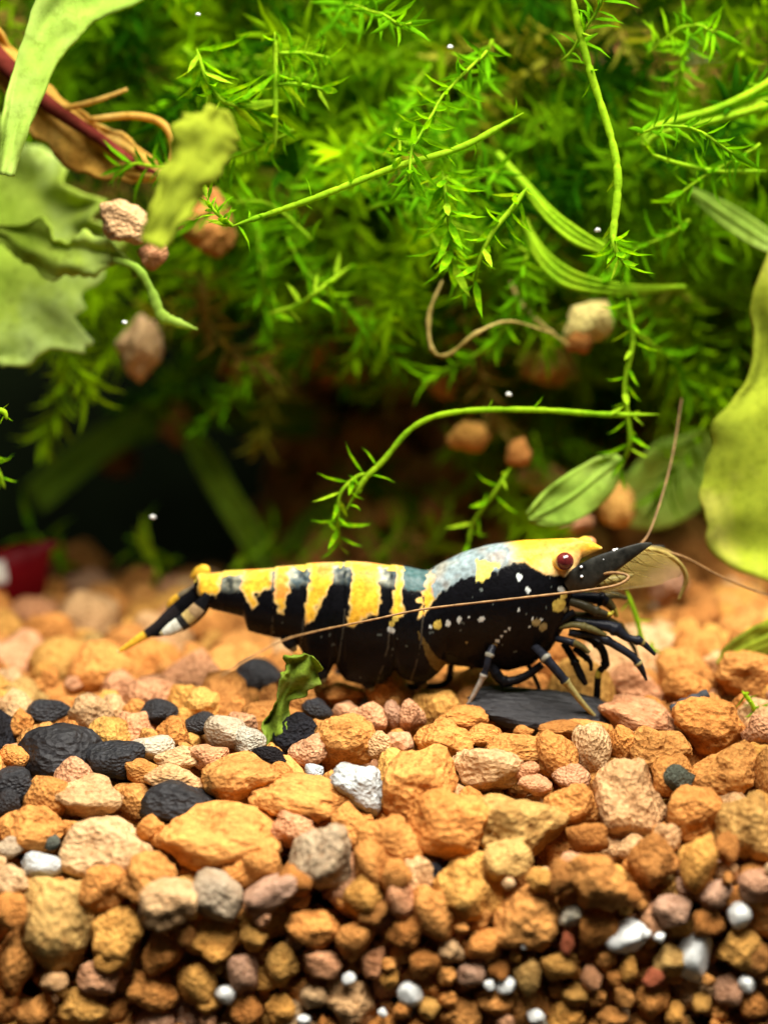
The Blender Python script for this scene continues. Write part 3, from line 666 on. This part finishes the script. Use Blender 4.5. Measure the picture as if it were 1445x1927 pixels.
# ------------------------------------------------------------------ plants: moss
LEAF_V = np.array([(0, 0, 0), (.30, .15, .05), (.30, 0, .0), (.30, -.15, .05), (.68, .11, .12), (.68, 0, .085), (.68, -.11, .12), (1.0, 0, .24)])
LEAF_F = [(0, 2, 1), (0, 3, 2), (1, 2, 5, 4), (2, 3, 6, 5), (4, 5, 7), (5, 6, 7)]
LEAF_T = np.array([(0, 2, 1), (0, 3, 2), (1, 2, 5), (1, 5, 4), (2, 3, 6), (2, 6, 5), (4, 5, 7), (5, 6, 7)])
def leaf_frames(C, spacing, length, rnd, spread=50, tip=True):
    """frames (origin, 3x3 axes x length) of leaves spiralling up the curve C"""
    out = []; d = np.concatenate([[0], np.cumsum(np.linalg.norm(np.diff(C, axis=0), axis=1))]); T = np.gradient(C, axis=0); T /= np.linalg.norm(T, axis=1)[:, None]
    s = spacing * .5; a = rnd.uniform(0, 6.28)
    while s < d[-1]:
        p = np.array([np.interp(s, d, C[:, j]) for j in range(3)]); t = np.array([np.interp(s, d, T[:, j]) for j in range(3)]); t /= np.linalg.norm(t)
        u = np.cross(t, (0.3, .9, .2)); u /= np.linalg.norm(u); v = np.cross(t, u)
        n = math.cos(a) * u + math.sin(a) * v; k = math.radians(spread + rnd.uniform(-22, 22)); f = s / d[-1]
        if f > .85: k *= .5
        X = math.cos(k) * t + math.sin(k) * n; Z = -math.sin(k) * t + math.cos(k) * n; Yv = np.cross(Z, X)
        ln = length * rnd.uniform(.65, 1.2) * (1 if f < .8 else 1.1)
        out.append((p, np.stack([X, Yv, Z], 1) * ln)); a += 2.4 + rnd.uniform(-.4, .4); s += spacing * rnd.uniform(.6, 1.4)
    return out
moss_leaf = mesh('moss_leaf', LEAF_V * (1, .75, 1.2), LEAF_F, MOSS)
moss_leaf2 = mesh('moss_leaf', LEAF_V * (1, .6, 2.0), LEAF_F, MOSS)
moss_leaf3 = mesh('moss_leaf', LEAF_V * (1, .9, .6), LEAF_F, STEM)
def strand(pts, label, spacing=26, length=48, seed=1, n=60, joints=0, spread=50, mat=STEM, only=None):
    """a moss strand: a stem and its leaves, each leaf its own part"""
    pts = [(a, b, c - .3, d) for a, b, c, d in pts] if pts[0][1] < 1100 else pts
    r = random.Random(seed); Sx = catmull(px_path(pts), n); root = empty('moss_strand', Sx[0, :3]); tag(root, label, 'moss')
    R = np.maximum(Sx[:, 3] * .8, 1e-3)
    if joints:
        tt = np.linspace(0, 1, n) * joints; R = R * (1 - .22 * np.exp(-(((tt + .5) % 1 - .5) / .09) ** 2))
    te = np.linspace(0, 1, n); R = R * np.clip(np.minimum(te, 1 - te) * 9 + .12, 0, 1)
    V, F = tube_arrays(Sx[:, :3], R, 10); link('stem', mesh('stem', V, F, mat), root)
    k = sc(np.mean([p[2] for p in pts]))
    for i, (p, A) in enumerate(leaf_frames(Sx[:, :3], spacing * k, length * k, r, spread)):
        f = i / max(1, len(pts))
        if only is not None and not only(proj(p)[0], proj(p)[1], r): continue
        o = link('leaf', r.choice([moss_leaf, moss_leaf2, moss_leaf3, moss_leaf]), root)
        M = Matrix([[A[0, 0], A[0, 1], A[0, 2], p[0]], [A[1, 0], A[1, 1], A[1, 2], p[1]], [A[2, 0], A[2, 1], A[2, 2], p[2]], [0, 0, 0, 1]])
        o.matrix_basis = Matrix.Translation(-Vector(root.location)) @ M
strand([(436, 426, .35, 7), (520, 398, .35, 7), (600, 370, .35, 8), (740, 316, .4, 8), (870, 276, .45, 8), (985, 212, .5, 7)], 'long jointed green moss stem with a leafy tip, nearly bare', 22, 46, 11, 120, 13, 55,
       only=lambda x, y, r: x < 480 or r.random() < .28)
strand([(440, 428, .35, 6), (425, 415, .33, 5), (402, 395, .3, 4), (388, 368, .3, 2)], 'tuft of spiky moss leaves ending the jointed stem', 5, 50, 15, 24)
strand([(1072, -30, .5, 9), (1090, 60, .5, 9), (1112, 140, .5, 9), (1150, 262, .45, 9), (1162, 340, .4, 10), (1154, 430, .35, 9), (1150, 480, .3, 6)], 'bright thick moss stem hanging straight down with a spiky end', 24, 44, 12, 110, 10, 40,
       only=lambda x, y, r: y > 425 or r.random() < .35)
strand([(1152, 440, .33, 7), (1158, 470, .3, 6), (1176, 500, .3, 3)], 'spiky moss shoot at the end of the hanging bright stem', 4, 62, 22, 20)
strand([(517, 60, .7, 6), (519, 180, .7, 6), (518, 280, .7, 5)], 'upright bare moss stem carrying starry side whorls', 30, 50, 13, 40, 0, 75)
strand([(520, 160, .7, 4), (560, 158, .7, 4), (610, 168, .68, 3)], 'upper side whorl on the upright bare moss stem', 6, 60, 14, 30, 0, 65)
strand([(520, 100, .75, 4), (570, 100, .8, 4), (625, 110, .8, 3)], 'topmost side whorl on the upright bare moss stem', 6, 60, 19, 30, 0, 65)
strand([(650, 962, .5, 6), (684, 905, .5, 7), (720, 868, .5, 7), (780, 802, .5, 7), (860, 775, .5, 7), (1000, 771, .55, 7), (1140, 780, .6, 7), (1240, 780, .7, 6)], 'arched jointed moss stem over the banded shrimp', 26, 48, 16, 120, 12, 55,
       only=lambda x, y, r: x < 720 or r.random() < .22)
strand([(690, 890, .5, 5), (668, 900, .5, 5), (640, 930, .48, 4), (636, 980, .5, 4), (640, 1030, .6, 3)], 'drooping leafy end of the arched moss stem', 11, 58, 17, 40)
strand([(992, 352, .5, 6), (965, 390, .45, 6), (930, 432, .4, 6), (905, 480, .4, 5), (890, 540, .45, 5)], 'leafy moss branch bending down beside a dark gap', 12, 62, 18, 50)
strand([(832, 320, .5, 4), (838, 370, .45, 5), (846, 430, .45, 5), (852, 500, .5, 5)], 'clump of broad spiky moss leaves under the jointed stem', 6, 72, 20, 40)
strand([(745, 240, .6, 4), (752, 280, .55, 4), (742, 318, .45, 4)], 'short pale moss sprig joining the jointed stem', 16, 46, 21, 24)
strand([(370, 90, .7, 4), (390, 150, .65, 5), (420, 190, .6, 5), (470, 205, .7, 4)], 'fan of curved moss leaves above the yellow green leaf', 7, 84, 23, 30, 0, 45)
strand([(960, 880, .9, 5), (925, 935, .9, 5), (890, 985, 1.0, 5), (880, 1030, 1.0, 4)], 'drooping moss strand behind the back of the banded shrimp', 20, 50, 24, 40)
strand([(1180, 560, .8, 5), (1190, 640, .8, 6), (1175, 730, .8, 6), (1185, 830, .8, 6), (1165, 880, .9, 5)], 'leafy moss strand hanging beside the big yellow green leaf', 18, 52, 25, 60)
strand([(1445, 322, .9, 5), (1350, 322, .8, 5), (1270, 306, .75, 5), (1225, 290, .7, 4)], 'thin moss stem running from the frond with small teeth', 22, 34, 26, 50)
strand([(500, 592, 1.2, 5), (560, 575, 1.1, 6), (600, 546, 1.0, 5), (660, 500, 1.2, 5)], 'moss strand with drooping leaves before brown pebbles', 20, 52, 27, 40)
strand([(1395, 1300, -.15, 5), (1412, 1322, -.2, 6), (1425, 1345, -.2, 6), (1450, 1352, -.2, 4)], 'small dark green moss sprig stuck among orange pebbles', 9, 36, 28, 30, 0, 60)
strand([(1178, 1110, .3, 4), (1196, 1160, .3, 6), (1212, 1210, .3, 5), (1245, 1230, .4, 4)], 'bright green stalk curving behind the claws of the shrimp', 40, 36, 29, 30)
strand([(-10, 770, .2, 6), (8, 775, .2, 7), (14, 790, .2, 3)], 'tiny bright moss tip at the dark hollow', 8, 26, 30, 14)
strand([(-20, 850, .6, 4), (0, 890, .6, 4), (10, 920, .6, 3)], 'small dim moss tip below the tiny bright one', 12, 40, 31, 20)
for i, (a, b_, c, d) in enumerate(((430, 1075, 520, 1000), (560, 1060, 640, 960), (700, 1060, 760, 960), (800, 1040, 850, 930), (300, 1090, 250, 1010), (120, 1080, 60, 1000))):
    strand([(a, b_, 2.6, 5), ((a + c) / 2 + 12, (b_ + d) / 2, 2.7, 5), (c, d, 2.8, 4)], ['low blurred moss tuft beside the tail base', 'low blurred moss tuft behind the middle of the abdomen', 'low blurred moss tuft behind the front of the abdomen', 'low blurred moss tuft behind the carapace hump', 'low blurred moss tuft on the crest behind the tail fan', 'low blurred moss tuft beside the red shrimp'][i], 14, 80, 60 + i, 20, 0, 60)
# other strands one can make out: stem plus joined foliage
def mid_strand(p0, d, L, k, r, n=16):
    C = [p0]; dirv = np.array(d)
    for i in range(n - 1):
        dirv = dirv + np.array([r.gauss(0, .16), r.gauss(0, .12), r.gauss(0, .14) - .02]); dirv /= np.linalg.norm(dirv); C.append(C[-1] + dirv * L / (n - 1))
    return np.array(C)
def leaves_arrays(frames):
    P = np.array([f[0] for f in frames]); A = np.array([f[1] for f in frames])
    return (np.einsum('nij,kj->nki', A, LEAF_V * (1, .62, 1.5)) + P[:, None, :]).reshape(-1, 3), (LEAF_T[None] + (np.arange(len(frames)) * 8)[:, None, None]).reshape(-1, 3)
def dens(px, py):
    d = 1.0
    if px < 480 and 560 < py < 1060: d = .03
    elif py > 620: d = .22 if px > 560 else .10
    elif py > 520: d = .7
    if px < 330 and py > 150: d *= .25
    if px > 1150 and py > 820: d *= .3
    if py > 960: d *= .25
    return d
NEAR = [(700, 330, 'jointed green stem'), (1130, 250, 'hanging bright stem'), (560, 150, 'starry side whorls'), (900, 780, 'arched jointed stem'), (840, 620, 'looping tan root'), (1105, 612, 'pale shell fragment'), (1330, 215, 'hooked frond stalk'),
        (1060, 510, 'broad curved frond'), (1380, 750, 'big yellow green leaf'), (380, 300, 'short rounded leaf'), (560, 570, 'brown pebbles'), (930, 430, 'dark gap'), (960, 60, 'top of the tangle')]
r = random.Random(5); count = 0
while count < 60:
    px, py = r.uniform(330, 1445), r.uniform(-20, 900)
    if r.random() > dens(px, py): continue
    Y = r.uniform(.3, 2.2) if px > 520 else r.uniform(1.1, 2.4); C = mid_strand(np.array(pt(px, py, Y)), (r.gauss(0, .6), r.gauss(0, .3), r.gauss(-.2, .6)), r.uniform(.5, 1.0), 1, r)
    root = empty('moss_strand', C[0]); nm = min(NEAR, key=lambda q: math.hypot(q[0] - px, q[1] - py))[2]; tag(root, f'{"blurred" if Y > 1.4 else "crisp"} leafy moss strand in the tangle by the {nm}', 'moss', 'moss strands in the tangle')
    V, F = tube_arrays(C, np.full(len(C), .007), 6); link('stem', mesh('stem', V, F, STEM), root)
    LV, LF = leaves_arrays(leaf_frames(C, .020, .155, r, 50)); tag(link('foliage', np_mesh('foliage', LV, LF, MOSS), root), kind='stuff'); count += 1
VV = []; FF = []; CC = []; off = 0; SV = []; SF = []; so = 0; count = 0
while count < 1000:
    px, py = r.uniform(-250, 1700), r.uniform(-220, 1010)
    if r.random() > dens(px, max(0, py)): continue
    Y = 1.5 + 2.9 * r.random() ** .8; q0 = pt(px, py, Y)
    if noise.noise(q0 * 1.1 + Vector((4, 0, 9))) + r.uniform(-.15, .15) < -.06: continue
    C = mid_strand(np.array(pt(px, py, Y)), (r.gauss(0, .6), r.gauss(0, .5), r.gauss(-.1, .6)), r.uniform(.5, 1.3), 1, r, 10)
    LV, LF = leaves_arrays(leaf_frames(C, .021, .20, r, 48)); VV.append(LV); FF.append(LF + off); off += len(LV)
    t = min(1, max(0, .42 + 1.3 * noise.noise(q0 * .8) + r.uniform(-.35, .35))); c = np.array((.02, .10, .002)) * (1 - t) + np.array((.30, .56, .004)) * t
    if r.random() < .06: c = np.array((.40, .42, .04))
    elif r.random() < .06: c = np.array((.22, .15, .03))
    CC.append(np.repeat([c], len(LV), axis=0))
    V, F = tube_arrays(C, np.full(len(C), .005), 4); V = np.array(V); F4 = [f for f in F if len(f) == 4]; F3 = np.array([(f[0], f[1], f[2]) for f in F4] + [(f[0], f[2], f[3]) for f in F4])
    VV.append(V); FF.append(F3 + off); off += len(V); CC.append(np.repeat([c * 1.2], len(V), axis=0)); count += 1
tag(link('moss', np_mesh('moss', np.vstack(VV), np.vstack(FF), MOSS_MASS, np.vstack(CC))), 'dense blurred green moss filling the tank behind the strands', 'moss', kind='stuff')

# ------------------------------------------------------------------ plants: broad leaves
def ribbon(name, pts, mat, label, cat='leaf', n=60, m=18, wave=0.0, cup=.15, thick=.018, seed=1, vein=True, teeth=0.0, group=None, parent=None, lean=.6):
    """rows (px, py, Y, half width left, half width right) across the picture's plane; a thin solid leaf with a cupped, wavy blade"""
    low = max(p[1] for p in pts); Sx = catmull([(a, b, c + lean * (low - b) * sc(c), d, e) for a, b, c, d, e in pts], n); T = np.gradient(Sx[:, :2], axis=0); T /= np.linalg.norm(T, axis=1)[:, None] + 1e-9; V = []; F = []
    for i in range(n):
        px, py, Y, a, b_ = Sx[i]; nx, ny = -T[i, 1], T[i, 0]
        for j in range(m + 1):
            f = j / m * 2 - 1; wdt = max(.5, b_ if f > 0 else a)
            e = abs(f); jag = 1 + teeth * noise.noise(Vector((i * .14, np.sign(f) * 5, seed * 3.1))) * e
            jag += teeth * .35 * noise.noise(Vector((i * .37, np.sign(f) * 9, seed * 1.7))) * e
            X_, Y_ = px + nx * f * wdt * jag, py + ny * f * wdt * jag
            yy = Y - cup * (f * f) * wdt * sc(Y) + wave * noise.noise(Vector((i / n * 5, f * 1.5, seed * 7.7))) * (.4 + e)
            V.append(pt(X_, Y_, yy))
    for i in range(n - 1):
        for j in range(m):
            a = i * (m + 1) + j; F.append((a, a + 1, a + m + 2, a + m + 1))
    base_ = Vector(V[(m + 1) // 2])
    root = empty(name, base_) if parent is None else parent
    bl = link('blade', mesh('blade', V, F, mat), root); so_ = bl.modifiers.new('thickness', 'SOLIDIFY'); so_.thickness = thick; so_.offset = 0
    if vein:
        C = np.array([V[i * (m + 1) + m // 2] for i in range(n)]); C[:, 1] -= thick * .5
        R = np.interp(np.linspace(0, 1, n), [0, 1], [.022, .006]); v_, f_ = tube_arrays(C, R, 8); link('midrib', mesh('midrib', v_, f_, mat), root)
    if parent is None: tag(root, label, cat, group)
    return root
# left side
ribbon('aquatic_leaf', [(-60, 250, 1.0, 40, 40), (0, 330, .95, 90, 60), (40, 420, .9, 130, 95), (50, 500, .85, 150, 135), (10, 580, .85, 130, 100), (-40, 660, .9, 60, 40)], MINT,
       'large pale mint green leaf with a ragged wavy edge', wave=.10, seed=2, teeth=.8, vein=False)
ribbon('aquatic_leaf', [(-10, 430, .75, 12, 12), (60, 455, .7, 40, 40), (130, 480, .65, 50, 55), (190, 485, .62, 30, 38), (232, 490, .6, 9, 9), (262, 515, .6, 8, 8)], MINT, 'ragged mint green lobe on a curved green stalk', wave=.07, seed=4, teeth=.8, vein=False)
tube_o = tube('leaf_stalk', [(215, 488, .5, 6), (258, 505, .4, 8), (285, 548, .4, 9), (303, 592, .4, 12), (330, 606, .4, 10), (372, 620, .4, 2)], PALE, 50, 10, None, None, .6, lambda t: 1 + .10 * np.sin(t * 31) + .06 * np.sin(t * 77)); tag(tube_o, 'curved bright green leaf stalk with a hooked tip', 'stalk')
ribbon('aquatic_leaf', [(10, 330, .2, 14, 14), (28, 240, .2, 26, 26), (62, 130, .2, 38, 38), (108, 40, .2, 50, 50), (160, -20, .2, 80, 70), (240, -90, .2, 90, 90)], PALE, 'tall pale green leaf blade rising beside the dead leaf', wave=.05, seed=3, teeth=.16, lean=.25, vein=False)
ribbon('aquatic_leaf', [(285, 460, -1.25, 22, 22), (312, 400, -1.25, 34, 34), (345, 340, -1.25, 46, 48), (378, 285, -1.25, 58, 58), (400, 240, -1.25, 48, 46), (412, 205, -1.25, 18, 18)], YELLOWISH, 'short rounded yellow green leaf leaning over the dead leaf', wave=.08, cup=.05, seed=6, teeth=.45, vein=False, lean=.6)
dead = ribbon('dead_leaf', [(-40, 60, .9, 30, 30), (40, 150, .85, 30, 46), (110, 215, .8, 30, 62), (190, 270, .75, 32, 60), (260, 310, .7, 30, 36), (310, 332, .68, 6, 6)], DEAD, 'dead brown leaf with a dark red midrib', cat='leaf', wave=.1, seed=9, vein=False, teeth=.3, lean=0.0)
tube('midrib', [(-40, 70, .83, 20), (20, 130, .80, 17), (90, 195, .76, 14), (180, 255, .70, 11), (250, 305, .66, 8), (300, 330, .64, 4)], RIB, 40, 10, None, dead)
o = tube('dead_stalk', [(120, 205, .74, 6), (180, 190, .75, 5), (240, 168, .8, 3)], DEAD, 20, 8); tag(o, 'thin orange brown stalk sticking out from the dead leaf', 'stalk')
o = tube('dead_stalk', [(170, 225, .7, 6), (250, 218, .7, 7), (305, 232, .7, 7), (328, 275, .7, 7), (318, 312, .7, 4)], DEAD, 30, 8); tag(o, 'curled orange brown stalk looping round the end of the dead leaf', 'stalk')
ribbon('aquatic_leaf', [(60, 940, 4.2, 30, 30), (200, 825, 4.0, 26, 36), (330, 772, 3.9, 24, 40), (430, 755, 3.8, 22, 50), (560, 775, 3.8, 20, 50), (690, 815, 3.9, 8, 20)], DEEP, 'dim arching green leaf in the dark hollow', wave=.1, seed=11)
ribbon('aquatic_leaf', [(345, 800, 2.6, 12, 12), (385, 860, 2.6, 26, 26), (430, 940, 2.6, 26, 26), (480, 1020, 2.6, 24, 24), (510, 1080, 2.6, 14, 14)], DEEP, 'blurred narrow green blade behind the tail of the banded shrimp', wave=.05, seed=12)
ribbon('aquatic_leaf', [(530, 1040, 3.0, 8, 8), (580, 1000, 3.0, 30, 30), (640, 950, 3.0, 30, 30), (690, 915, 3.0, 8, 8)], DEEP, 'blurred green leaf behind the drooping moss end', wave=.05, seed=13)
# right side
ribbon('aquatic_leaf', [(1480, 440, -1.2, 40, 20), (1500, 560, -1.2, 80, 85), (1505, 690, -1.2, 100, 95), (1505, 800, -1.2, 100, 165), (1500, 920, -1.2, 100, 185), (1500, 1010, -1.2, 100, 170), (1500, 1070, -1.2, 60, 110), (1500, 1110, -1.2, 10, 10)], YELLOWISH,
       'big yellow green leaf with dark holes and pale spots', wave=.12, cup=.03, seed=14, teeth=.15, vein=False, lean=.3)
ribbon('aquatic_leaf', [(1340, 820, 1.7, 20, 20), (1290, 880, 1.7, 70, 70), (1220, 930, 1.7, 70, 60), (1150, 950, 1.7, 30, 30)], PALE, 'blurred green leaf under the big yellow green leaf', wave=.08, seed=15)
ribbon('aquatic_leaf', [(1165, 862, .45, 10, 10), (1130, 890, .45, 38, 30), (1080, 930, .45, 46, 38), (1030, 960, .45, 34, 30), (994, 975, .45, 8, 8)], PALE, 'blunt smooth green leaf pointing down towards the back of the shrimp', wave=.03, seed=16)
ribbon('frond', [(1500, 150, .7, 30, 30), (1430, 185, .65, 20, 20), (1350, 215, .62, 13, 13), (1270, 235, .6, 10, 10), (1225, 252, .6, 9, 9), (1212, 275, .6, 4, 4)], STEM, 'bright yellow green frond stalk narrowing to a hooked tip', cat='frond', cup=.9, seed=17, vein=False, lean=.2, thick=.03)
ribbon('frond', [(935, 290, .75, 4, 4), (990, 352, .7, 8, 8), (1035, 405, .65, 12, 12), (1085, 445, .6, 14, 14), (1135, 470, .6, 8, 8)], STEM, 'curved yellow green frond behind the hanging bright stem', cat='frond', cup=.4, seed=18)
ribbon('frond', [(985, 415, .8, 4, 4), (1015, 475, .75, 12, 12), (1060, 518, .7, 17, 17), (1120, 538, .7, 13, 13), (1200, 545, .8, 8, 8), (1290, 540, .9, 3, 3)], STEM, 'broad curved green frond over the pale shell fragment', cat='frond', cup=.4, seed=19)
ribbon('frond', [(1300, 360, 1.0, 8, 8), (1360, 400, 1.0, 20, 20), (1420, 440, 1.0, 22, 22), (1470, 470, 1.0, 14, 14)], PALE, 'dim green blade beneath the bright frond stalk', cat='frond', seed=20)
ribbon('aquatic_leaf', [(1480, 1180, .4, 30, 30), (1430, 1205, .4, 28, 28), (1380, 1228, .4, 20, 20), (1350, 1250, .42, 4, 4)], YELLOWISH, 'olive leaf lying on the gravel before the brown pebbles', wave=.03, seed=21)
ribbon('leaf_scrap', [(580, 1232, -.36, 10, 10), (572, 1252, -.36, 36, 36), (556, 1280, -.36, 34, 28), (534, 1312, -.36, 14, 12), (522, 1345, -.36, 19, 16), (512, 1376, -.36, 24, 18), (503, 1404, -.36, 4, 4)], SCRAP, 'torn green leaf scrap standing on the gravel under the shrimp', wave=.10, cup=.02, thick=.006, seed=22, teeth=.7, vein=False, lean=.1)
o = tube('root', [(832, 528, .7, 7), (808, 590, .65, 6), (812, 655, .6, 6), (842, 668, .6, 6), (898, 626, .62, 6), (960, 605, .7, 4), (1040, 628, .8, 3)], ROOT, 90, 8, None, None, 1, lambda t: (.75 + .14 * np.sin(t * 41) + .10 * np.sin(t * 97)) * np.interp(t, [0, .15, 1], [.35, 1, .8])); tag(o, 'pale tan root looping through the moss', 'root')
o = tube('root', [(960, 530, 1.2, 8), (985, 580, 1.1, 8), (1030, 620, 1.0, 6), (1070, 650, .9, 4)], ROOT, 60, 8, None, None, 1, lambda t: (.75 + .16 * np.sin(t * 37)) * np.interp(t, [0, .2, 1], [.3, 1, .8])); tag(o, 'tan root running down to the pale shell fragment', 'root')
# twig and pebbles caught in the plants
o = tube('twig', [(1262, 1338, -.2, 10), (1285, 1328, -.2, 14), (1310, 1316, -.2, 12), (1332, 1304, -.2, 9)], plain('twig', (.035, .04, .045), .7, .2, 8, .6), 24, 10, None, None, 1, lambda t: 1 + .12 * np.sin(t * 23)); tag(o, 'short dark grey twig between orange pebbles', 'twig')
def caught(px, py, ww, hh, Y, c, label, kind='clay', rot=0):
    s = sc(Y); o = link(names[kind], pebble_mesh(kind, int(px) % 26, ww > 84), None, pt(px, py, Y)); o.scale = (ww / 2 * s, (ww + hh) / 4 * s, hh / 2 * s); o.rotation_euler = (0, math.radians(rot), 0)
    o.color = jitter(TINT[c], .06); tag(o, label, 'pebble')
caught(238, 417, 100, 84, .5, 't', 'crumbly peach pebble resting on the ragged mint leaf')
caught(288, 478, 58, 62, .5, 'p', 'small smooth pink pebble below the crumbly peach one')
caught(262, 655, 92, 130, 1.7, 't', 'tall blurred tan pebble caught under the curved stalk')
caught(880, 822, 82, 60, 1.5, 'y', 'ochre pebble with a dark underside under the arched moss stem')
caught(976, 850, 52, 56, 1.2, 'o', 'small orange pebble beside the ochre one under the arched stem')
TINT['s'] = (.78, .62, .22)
caught(1107, 612, 84, 116, 1.1, 's', 'pale yellow shell fragment with a dark hollow caught in moss', 'clay', 28)
caught(1088, 645, 54, 44, .98, 'b', 'dark brown lump in the hollow of the pale shell fragment')
caught(640, 690, 120, 70, 3.4, 'o', 'blurred orange pebble on the bank behind the moss')
caught(740, 965, 70, 60, 3.0, 'o', 'dim orange pebble behind the drooping moss end')
caught(1160, 950, 70, 90, 1.3, 'y', 'ochre pebble beside the blunt smooth green leaf')
caught(1075, 985, 90, 50, 1.5, 'p', 'pink brown pebble beneath the blunt smooth green leaf')
caught(1250, 1100, 90, 90, 1.6, 'm', 'blurred dusky pebble behind the antennal film')
caught(1370, 1150, 150, 110, 1.8, 'y', 'big blurred ochre pebble behind the olive leaf')
caught(1200, 1180, 110, 80, 1.7, 'y', 'blurred ochre pebble behind the claws of the banded shrimp')
caught(125, 1125, 90, 80, 2.9, 'y', 'blurred yellow pebble beside the red shrimp')
caught(5, 110, 60, 60, .95, 'o', 'orange lump at the base of the dead leaf')
caught(390, 420, 110, 130, 1.3, 'b', 'dark brown pebble behind the short rounded leaf')
caught(660, 590, 90, 70, 2.2, 'b', 'brown pebble behind the mossy strand')
for i, (px, py, ww, hh, Y, c, what) in enumerate(((150, 1050, 120, 70, 3.6, 'b', 'dim brown pebble on the crest before the dark hollow'), (215, 868, 90, 60, 4.4, 'b', 'dim brown pebble deep in the dark hollow'), (600, 660, 90, 80, 3.0, 'o', 'blurred orange pebble beside the one on the bank'),
        (1035, 690, 110, 80, 2.2, 'y', 'blurred ochre pebble below the pale shell fragment'), (840, 720, 70, 60, 2.4, 'o', 'blurred orange pebble above the arched moss stem'), (330, 800, 60, 90, 3.6, 'b', 'dim brown pebble under the arching leaf'), (1020, 900, 110, 80, 2.2, 'v', 'blurred olive pebble behind the blunt smooth leaf'),
        (820, 960, 80, 60, 2.8, 'b', 'dim brown pebble behind the back of the banded shrimp'), (450, 690, 70, 70, 3.0, 'b', 'dim brown pebble above the arching leaf'))):
    caught(px, py, ww, hh, Y, c, what)
for i, (px, py, rr, Y) in enumerate(((235, 607, 8, .4), (288, 973, 10, .4), (957, 742, 9, .4), (373, 27, 7, .4), (847, 88, 8, .5), (1124, 433, 9, .28))):
    o = link('white_speck', pebble_mesh('bead', i, False), None, pt(px, py, Y)); o.scale = (rr * sc(Y) * .65, rr * sc(Y) * .4, rr * sc(Y) * .45)
    tag(o, 'tiny white speck drifting in the water', 'speck', 'white specks in the water')
